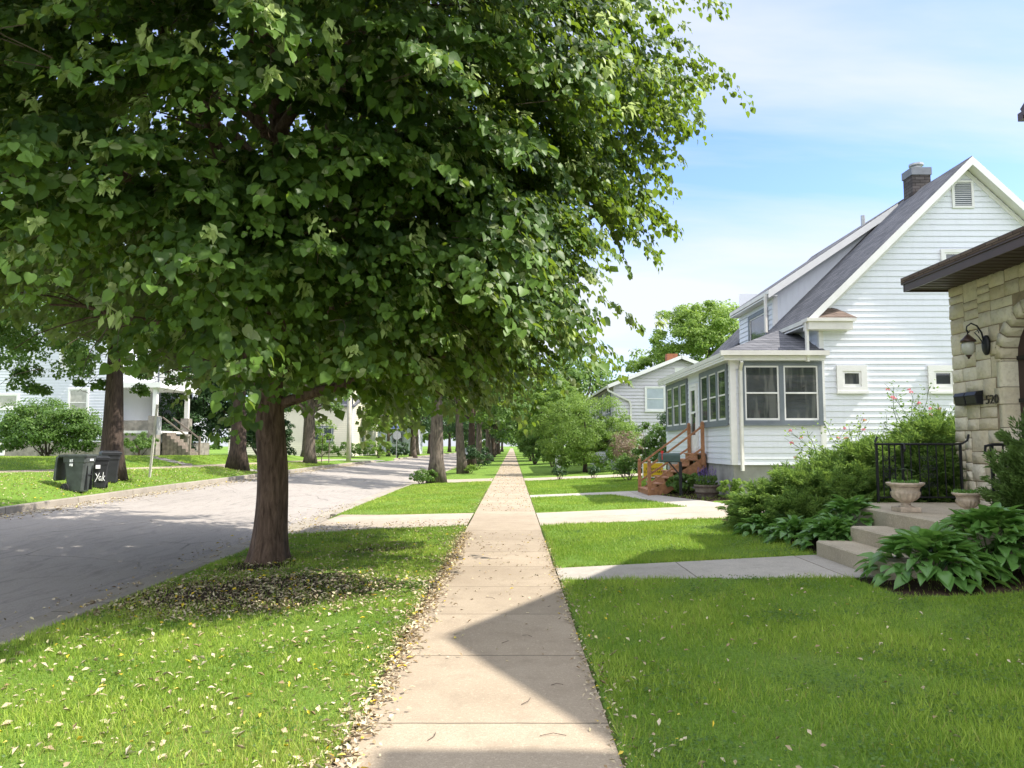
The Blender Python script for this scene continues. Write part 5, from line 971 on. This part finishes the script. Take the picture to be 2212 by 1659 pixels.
left_house()
shrub('bush', 'large light green bush in front of the left white house wall', -24.0, 39.5, 2.7, 1.8, 3.1, 30000, .11, MAPLE, 'bush', None, 200, 8, shift=-.1, base=-.1)
shrub('bush', 'rounded dark bush before the left porch piers', -20.9, 43.0, 1.0, .9, 1.3, 3500, .09, MAPLE, 'bush', None, 40)
def bank_steps():
    t = thing('bank_steps', 'short flight of worn concrete steps in the lawn bank across the road', 'steps', (-17.2, 37.8, .8)); m = MB()
    for i in range(5): m.box(-16.0-.42*(i+1), -16.0-.42*i, 37.25, 38.35, .4, h(-15.9, 37.8)+.09*(i+1))
    m.build('step', STEPC, t)
bank_steps()
def cream_house():
    X1, Y0, Z0, ZT = -16.9, 81, .55, 5.9; X0 = -30; t = thing('clapboard_house', 'cream clapboard house on the far corner of the side street', 'house', (X1, Y0, Z0)); MB().box(X0, X1-.02, Y0+.03, 96, .2, ZT).build('wall_core', CREAM, t)
    clap('wall', CREAM, t, wall_my(0, Y0, 0), Z0, ZT, lambda z: X0, lambda z: X1-.1, .22, .03); clap('wall', CREAM, t, wall_px(X1, 0, 0), Z0, ZT+2.6, lambda z: Y0+.1, lambda z: 96, .22, .03); MB().box(X1-.1, X1+.03, Y0-.04, Y0+.12, Z0, ZT).build('corner_board', TRIMW, t)
    MB().box(X1-6, X1-.02, Y0+4, 96, ZT, ZT+2.6).build('upper_wall', CREAM, t); r = MB(); slab(r, [(X0, Y0-.4, ZT), (X1+.3, Y0-.4, ZT), (X1+.3, Y0+4, ZT+1.1), (X0, Y0+4, ZT+1.1)], .15); slab(r, [(X1-6.3, Y0+3.6, ZT+2.6), (X1+.4, Y0+3.6, ZT+2.6), (X1+.4, 96.4, ZT+4), (X1-6.3, 96.4, ZT+4)], .15); r.build('roof', SHING, t)
    window(t, wall_my(-21.2, Y0, 2.0), 2.3, 1.75, GREYT, 2, cw=.14); window(t, wall_px(X1, 83, 6.4), 1.6, 1.5, GREYT, 2); window(t, wall_px(X1, 87, 6.4), 2.4, 1.5, GREYT, 3); window(t, wall_px(X1, 86, 2.0), 1.6, 1.6, GREYT, 2)
cream_house()
def far_house():
    t = thing('clapboard_house', 'pale far house glimpsed between trees beyond the stop sign', 'house', (-16, 112, .4)); MB().box(-26, -14.5, 112, 124, 0, 6).build('wall', WHITE2, t); r = MB(); slab(r, [(-26.5, 111.6, 6), (-14, 111.6, 6), (-14, 118, 8.5), (-26.5, 118, 8.5)], .2); r.build('roof', SHING, t); window(t, wall_my(-17.5, 112, 2), 1.6, 1.6, GREYT, 2)
far_house()
shrub('bush', 'dark shrub mass on the lawn bank left of the cream house', -18.2, 57, 1.9, 1.5, 2.6, 7000, .14, DARKF, 'bush', None, 60)
shrub('bush', 'mid green shrub on the lawn bank beside the grey street tree', -20.2, 61, 2.2, 1.5, 3.2, 7000, .16, MAPLE, 'bush', None, 60)
HG = 'bushes along the cream house'
for (x, y, rx, hz, mt, lab) in ((-19.9, 79.7, 1.9, 1.5, MAPLE, 'rounded hedge bush under the cream house window'), (-16.6, 79.6, 1.9, 1.55, MAPLE, 'rounded hedge bush at the corner of the cream house'), (-13.9, 79.5, 1.7, 1.9, BRIGHT, 'yellow-green bush right of the pole, before the cream house'), (-12.0, 80.5, 1.3, 1.6, DARKF, 'dark bush at the corner by the stop sign')):
    shrub('bush', lab, x, y, rx, .9, hz, 2600, .15, mt, 'bush', HG, 40)
def sapling():
    x, y = -13.4, 54.0; z = h(x, y); t = thing('sapling', 'staked young sapling in the grass strip across the road', 'sapling', (x, y, z)); m = MB(); m.tube([(x, y, z-.05), (x+.03, y, z+1.5), (x, y, z+3)], [.035, .03, .012], 6); m.build('trunk', BARK2, t); MB().box(x+.48, x+.54, y, y+.06, z-.1, z+1.7).build('stake', BARREL, t)
    clump_crown([(x, y, z+2.1, .75, .75, 1.15)], 1100, .14, T_low(), BRIGHT, 'crown', t, 18, .4)
sapling()
def pole():
    x, y = -12.35, 58; z = h(x, y); t = thing('street_light_pole', 'pale concrete street light pole across the road', 'light pole', (x, y, z)); MB().lathe((x, y, z-.1), [(.19, 0), (.17, 3), (.13, 8.6)], 14).build('pole', CONCP, t, True); m = MB(); m.tube([(x, y, z+8.3), (x+.8, y, z+8.9), (x+2, y, z+9.1)], .04, 6); m.build('arm', GALV, t); MB().box(x+1.9, x+2.6, y-.15, y+.15, z+8.98, z+9.12).build('lamp_head', GALV, t)
pole()
def stop_sign():
    x, y = -11.85, 78.5; z = h(x, y); t = thing('stop_sign', 'grey back of a stop sign with blue street name blade above', 'sign', (x, y, z)); m = MB(); bar(m, (x, y, z-.1), (x+.06, y, z+3.45), .06, .04, (0, 1, 0)); m.build('post', GALV, t)
    c = Vector((x+.04, y+.05, z+2.45)); pts = [(c.x+.46*math.cos(PI/8+k*PI/4), c.z+.46*math.sin(PI/8+k*PI/4)) for k in range(8)]; MB().prism(pts, 'y', c.y, c.y+.01).build('octagon_plate', GALV, t); pts2 = [(c.x+.45*math.cos(PI/8+k*PI/4), c.z+.45*math.sin(PI/8+k*PI/4)) for k in range(8)]; MB().prism(pts2, 'y', c.y+.012, c.y+.014).build('red_face', REDM, t)
    M = Matrix.Translation((x+.05, y, z+3.28)) @ Matrix.Rotation(-.04, 4, 'Y') @ Matrix.Rotation(-.2, 4, 'Z'); MB(M).box(-.66, .66, -.014, .0, -.14, .14).build('sign_edge', LETW, t); MB(M).box(-.63, .63, -.018, -.013, -.115, .115).build('name_blade', BLUE, t); text('lettering', 'W  RUSKIN  ST', .15, M @ face_my(0, -.022, 0), LETW, t, .001); MB().lathe((x+.06, y, z+3.42), [(.05, 0), (.05, .3), (.02, .34)], 8).build('cap', GALV, t)
stop_sign()
def sign_edge_post():
    x, y = -13.0, 27.6; z = h(x, y); t = thing('sign_post', 'pale metal sign post leaning behind the wheeled bins', 'sign post', (x, y, z)); m = MB(); bar(m, (x-.02, y, z-.1), (x+.17, y, z+2.65), .075, .05, (0, 1, 0)); m.build('post', CONCP, t); MB().box(x+.16, x+.20, y-.02, y+.32, z+1.55, z+2.2).build('sign_plate', GALV, t)
sign_edge_post()
def cart(label, x, y, yaw, k, mat, openlid=False, k2=1.0):
    z = h(x, y); t = thing('wheeled_bin', label, 'wheeled bin', (x, y, z), 'wheeled bins at the kerb across the road'); M = Matrix.Translation((x, y, z)) @ Matrix.Rotation(yaw, 4, 'Z') @ Matrix.Diagonal((k*k2, k*k2, k, 1))
    b = MB(M); prof = []
    for zq, xa, xb, w in ((.0, -.20, .24, .22), (.04, -.22, .26, .235), (.55, -.27, .32, .275), (.78, -.30, .355, .30), (.79, -.33, .375, .315), (.97, -.35, .40, .335)):
        c = .05; prof.append([(xa+c, -w, zq), (xb-c, -w, zq), (xb, -w+c, zq), (xb, w-c, zq), (xb-c, w, zq), (xa+c, w, zq), (xa, w-c, zq), (xa, -w+c, zq)])
    b.rings(prof); b.build('body', mat, t); r = MB(M); r.box(-.38, .43, -.365, .365, .95, 1.0); r.build('rim', mat, t)
    l = MB(M)
    if openlid: l.rings([[(-.42, -.33, 1.0), (-.42, .33, 1.0), (-.40, .33, .98), (-.40, -.33, .98)], [(-.52, -.33, .93), (-.52, .33, .93), (-.47, .33, .90), (-.47, -.33, .90)], [(-.60, -.31, .35), (-.60, .31, .35), (-.54, .31, .35), (-.54, -.31, .35)], [(-.56, -.30, .30), (-.56, .30, .30), (-.53, .30, .33), (-.53, -.30, .33)]])
    else: l.rings([[(-.40, -.37, 1.003), (.45, -.37, 1.003), (.45, .37, 1.003), (-.40, .37, 1.003)], [(-.39, -.36, 1.04), (.44, -.36, 1.03), (.44, .36, 1.03), (-.39, .36, 1.04)], [(-.30, -.28, 1.085), (.34, -.28, 1.065), (.34, .28, 1.065), (-.30, .28, 1.085)]])
    l.build('lid', mat, t); hd = MB(M); hd.tube([(-.36, -.28, .93), (-.45, -.28, .95), (-.45, .28, .95), (-.36, .28, .93)], .016, 6); hd.build('handle', mat, t)
    for s in (-1, 1):
        w = MB(M); w.rings([[(-.24+.125*q*math.cos(a), s*yy, .115+.125*q*math.sin(a)) for a in np.linspace(0, 2*PI, 21)[:-1]] for yy, q in ((.25, .9), (.26, 1), (.31, 1), (.32, .9))]); wo = w.build('wheel', TYRE, t); hb = MB(M)
        for i in range(6): a = i*PI/3; bar(hb, (-.24, s*.325, .115), (-.24+.10*math.cos(a), s*.325, .115+.10*math.sin(a)), .02, .02, (0, 1, 0))
        hb.build('spokes', DPLAST, wo)
    return t, M
ta, Ma = cart('large grey-green wheeled bin with its lid hanging open behind', -12.42, 22.0, R(2), 1.06, GPLAST, True, .86)
mk = MB(Ma); Fy = -.335
for u, w, a, b in ((-.10, .05, .80, .87), (-.04, .035, .80, .88), (-.10, .035, .70, .76), (-.055, .05, .69, .76)): mk.box(u, u+w, Fy-.004, Fy+.02, a, b)
mk.build('emblem', LETW, ta); MB(Ma).box(.396, .402, -.10, .12, .83, .88).build('sticker', LETW, ta)
MB(Ma).box(.27, .36, -.13, -.11, .05, .70).box(.27, .36, .15, .17, .05, .70).box(.3, .345, -.12, .16, .45, .475).build('front_groove', DPLAST, ta)
tb, Mb = cart('black wheeled bin with hand-painted white letters', -12.50, 23.3, R(-60), .90, DPLAST, False, .8)

pm = MB(Mb)
for st in ([(-.17, .50), (-.13, .44), (-.085, .385)], [(-.02, .52), (-.07, .42), (-.12, .33), (-.19, .22)], [(.05, .38), (.0, .40), (-.04, .34), (-.02, .27), (.03, .28), (.055, .36), (.05, .27), (.08, .26)], [(.13, .54), (.115, .40), (.10, .25)], [(.20, .42), (.12, .34), (.19, .25)]):
    pm.tube([(.295+.09*v, u*.95, v) for u, v in st], [.013]+[.017]*(len(st)-2)+[.010], 5)
pm.build('painted_lettering', LETW, tb)
MB(Mb).box(.375, .395, -.17, .0, .66, .78).build('sticker', LETW, tb)
cart('black wheeled bin with closed lid beside the painted one', -12.88, 24.6, R(-55), .94, DPLAST, False, .85)
def car():
    x, y = -5.75, 112; t = thing('parked_car', 'silver car parked far down the road beside the street trees', 'car', (x, y, -.1)); z = h(x, y)
    M = Matrix.Translation((x, y, z)) @ Matrix.Rotation(R(38), 4, 'Z'); b = MB(M); side = [(-2.25, .35), (-2.3, .75), (-2.1, .98), (-1.2, 1.02), (-.7, 1.5), (1.3, 1.55), (2.0, 1.05), (2.25, .9), (2.3, .4)]
    b.rings([[(u*.96, w*q, v if q == 1 or v < 1.1 else v) for u, v in side] for w, q in ((-.88, 1), (-.9, 1), (.9, 1), (.88, 1))]); b.build('body', CARM, t); MB(M).rings([[(-1.1, w, 1.05), (-.66, w, 1.44), (1.24, w, 1.48), (1.8, w, 1.07)] for w in (-.915, .915)]).build('window', GLASS, t); MB(M).add([(2.0*.96+.02, -.75, 1.03), (2.0*.96+.02, .75, 1.03), (1.3, .7, 1.5), (1.3, -.7, 1.5)], [(0, 1, 2, 3)]).build('rear_window', GLASS, t)
    for u in (-1.4, 1.4):
        for s in (-1, 1): w = MB(M); w.rings([[(u+.33*math.cos(a), s*yy, .33+.33*math.sin(a)) for a in np.linspace(0, 2*PI, 19)[:-1]] for yy in (.72, .93)]); w.build('wheel', TYRE, t)
    for s in (-1, 1): MB(M).box(2.17, 2.23, s*.7-.15, s*.7+.15, .7, .9).build('tail_light', REDM, t)
car()

# ------------------------------------------------------------------ fallen leaves (uncountable)
def litter(name, x, y, size, lift=.0, mat=LITTER, varlo=0, varhi=1):
    n = len(x); z = H(x, y)+lift+RNG.random(n)*.01; a = RNG.uniform(0, 2*PI, n); A = np.stack([np.cos(a), np.sin(a), RNG.normal(0, .3, n)], 1); N = np.stack([RNG.normal(0, .5, n), RNG.normal(0, .5, n), np.ones(n)], 1)
    v = np.where(RNG.random(n) < .07, RNG.uniform(.86, 1, n), RNG.uniform(0, .75, n)); T = (np.array([(0, 0, 0), (.5, .28, .2), (1, 0, .10), (.5, -.28, .2), (.5, 0, -.02)]), [(0, 4, 1), (4, 2, 1), (0, 3, 4), (4, 3, 2)])
    return leaves(name, np.stack([x, y, z], 1), A, N, size*RNG.uniform(.3, 1.4, n), T, mat, None, v, size*RNG.uniform(.35, 1.2, n))
n = 4800; y = RNG.uniform(3.4, 15, n)**1.0; x = SW0-.01+RNG.normal(0, .085, n); tag(litter('fallen_leaves', x, y, .048, .012), kind='stuff')
n = 900; y = RNG.uniform(3.5, 14, n); x = SW1+.0+RNG.normal(0, .05, n); tag(litter('fallen_leaves', x, y, .035, .012), kind='stuff')
n = 3600; y = 3.5+14*RNG.random(n); x = RNG.uniform(-4.5, SW0, n); tag(litter('fallen_leaves', x, y, .058, .028), kind='stuff')
n = 3800; th = RNG.uniform(0, 2*PI, n); r = np.sqrt(RNG.random(n)); tag(litter('fallen_leaves', -3.05+2.1*r*np.cos(th), 9.45+1.65*r*np.sin(th), .052, .014), kind='stuff')
n = 330; tag(litter('fallen_leaves', RNG.uniform(SW0, SW1, n), 4+9*RNG.random(n)**.7+2, .042, .004), kind='stuff')
n = 420; tag(litter('fallen_leaves', .65+3.2*RNG.random(n)**2, RNG.uniform(3.6, 9.5, n), .045, .035), kind='stuff')
n = 2600; yy = RNG.uniform(20, 70, n); tag(litter('fallen_leaves', RNG.uniform(SW0-.2, SW1, n), yy, .05, .004), kind='stuff')
n = 2600; tag(litter('fallen_leaves', -11.5+RNG.normal(0, .28, n), RNG.uniform(15, 60, n), .07, .01), kind='stuff')
n = 800; tag(litter('fallen_leaves', -5.15+RNG.normal(0, .35, n), RNG.uniform(5, 25, n), .06, .012), kind='stuff')
n = 2500; tag(litter('fallen_leaves', RNG.uniform(-14.2, -12.1, n), RNG.uniform(17, 50, n), .07, .03), kind='stuff')

# clover and broad-leaved weeds scattered through the lawns, twigs on the paving
def weeds(n, x0, x1, y0, y1, thr, size):
    x = RNG.uniform(x0, x1, n); y = RNG.uniform(y0, y1, n); f = np.sin(x*3.1+2*np.sin(y*1.3))*np.cos(y*2.7+1.5*np.sin(x*2.2))+.35*RNG.normal(0, 1, n); m = (f > thr) & ~paved(x, y) & (np.abs(x) < (y+1)*.72) & (soil_mask(x, y) < .4); x, y = x[m], y[m]; n = len(x)
    return leaves('clover', np.stack([x, y, H(x, y)+.02+.035*RNG.random(n)], 1), rdir(n, -.1, .4), rdir(n, .5, 1), size*RNG.uniform(.6, 1.4, n), T_low(1.0), MAPLE, None, RNG.uniform(.0, 1, n))
tag(weeds(70000, SW1, 6, 3.5, 15, .55, .020), kind='stuff'); tag(weeds(60000, -5, SW0, 3.5, 15, .75, .022), kind='stuff')
mt = MB()
for i in range(18):
    x = random.uniform(SW0+.05, SW1-.05); y = random.uniform(4.2, 14); a = random.uniform(0, PI); L = random.uniform(.04, .16); mt.tube([(x, y, .006), (x+L*.5*math.cos(a), y+L*.5*math.sin(a), .012), (x+L*math.cos(a+.3), y+L*math.sin(a+.3), .007)], .0022, 4)
tag(mt.build('fallen_twigs', TWIG), kind='stuff')
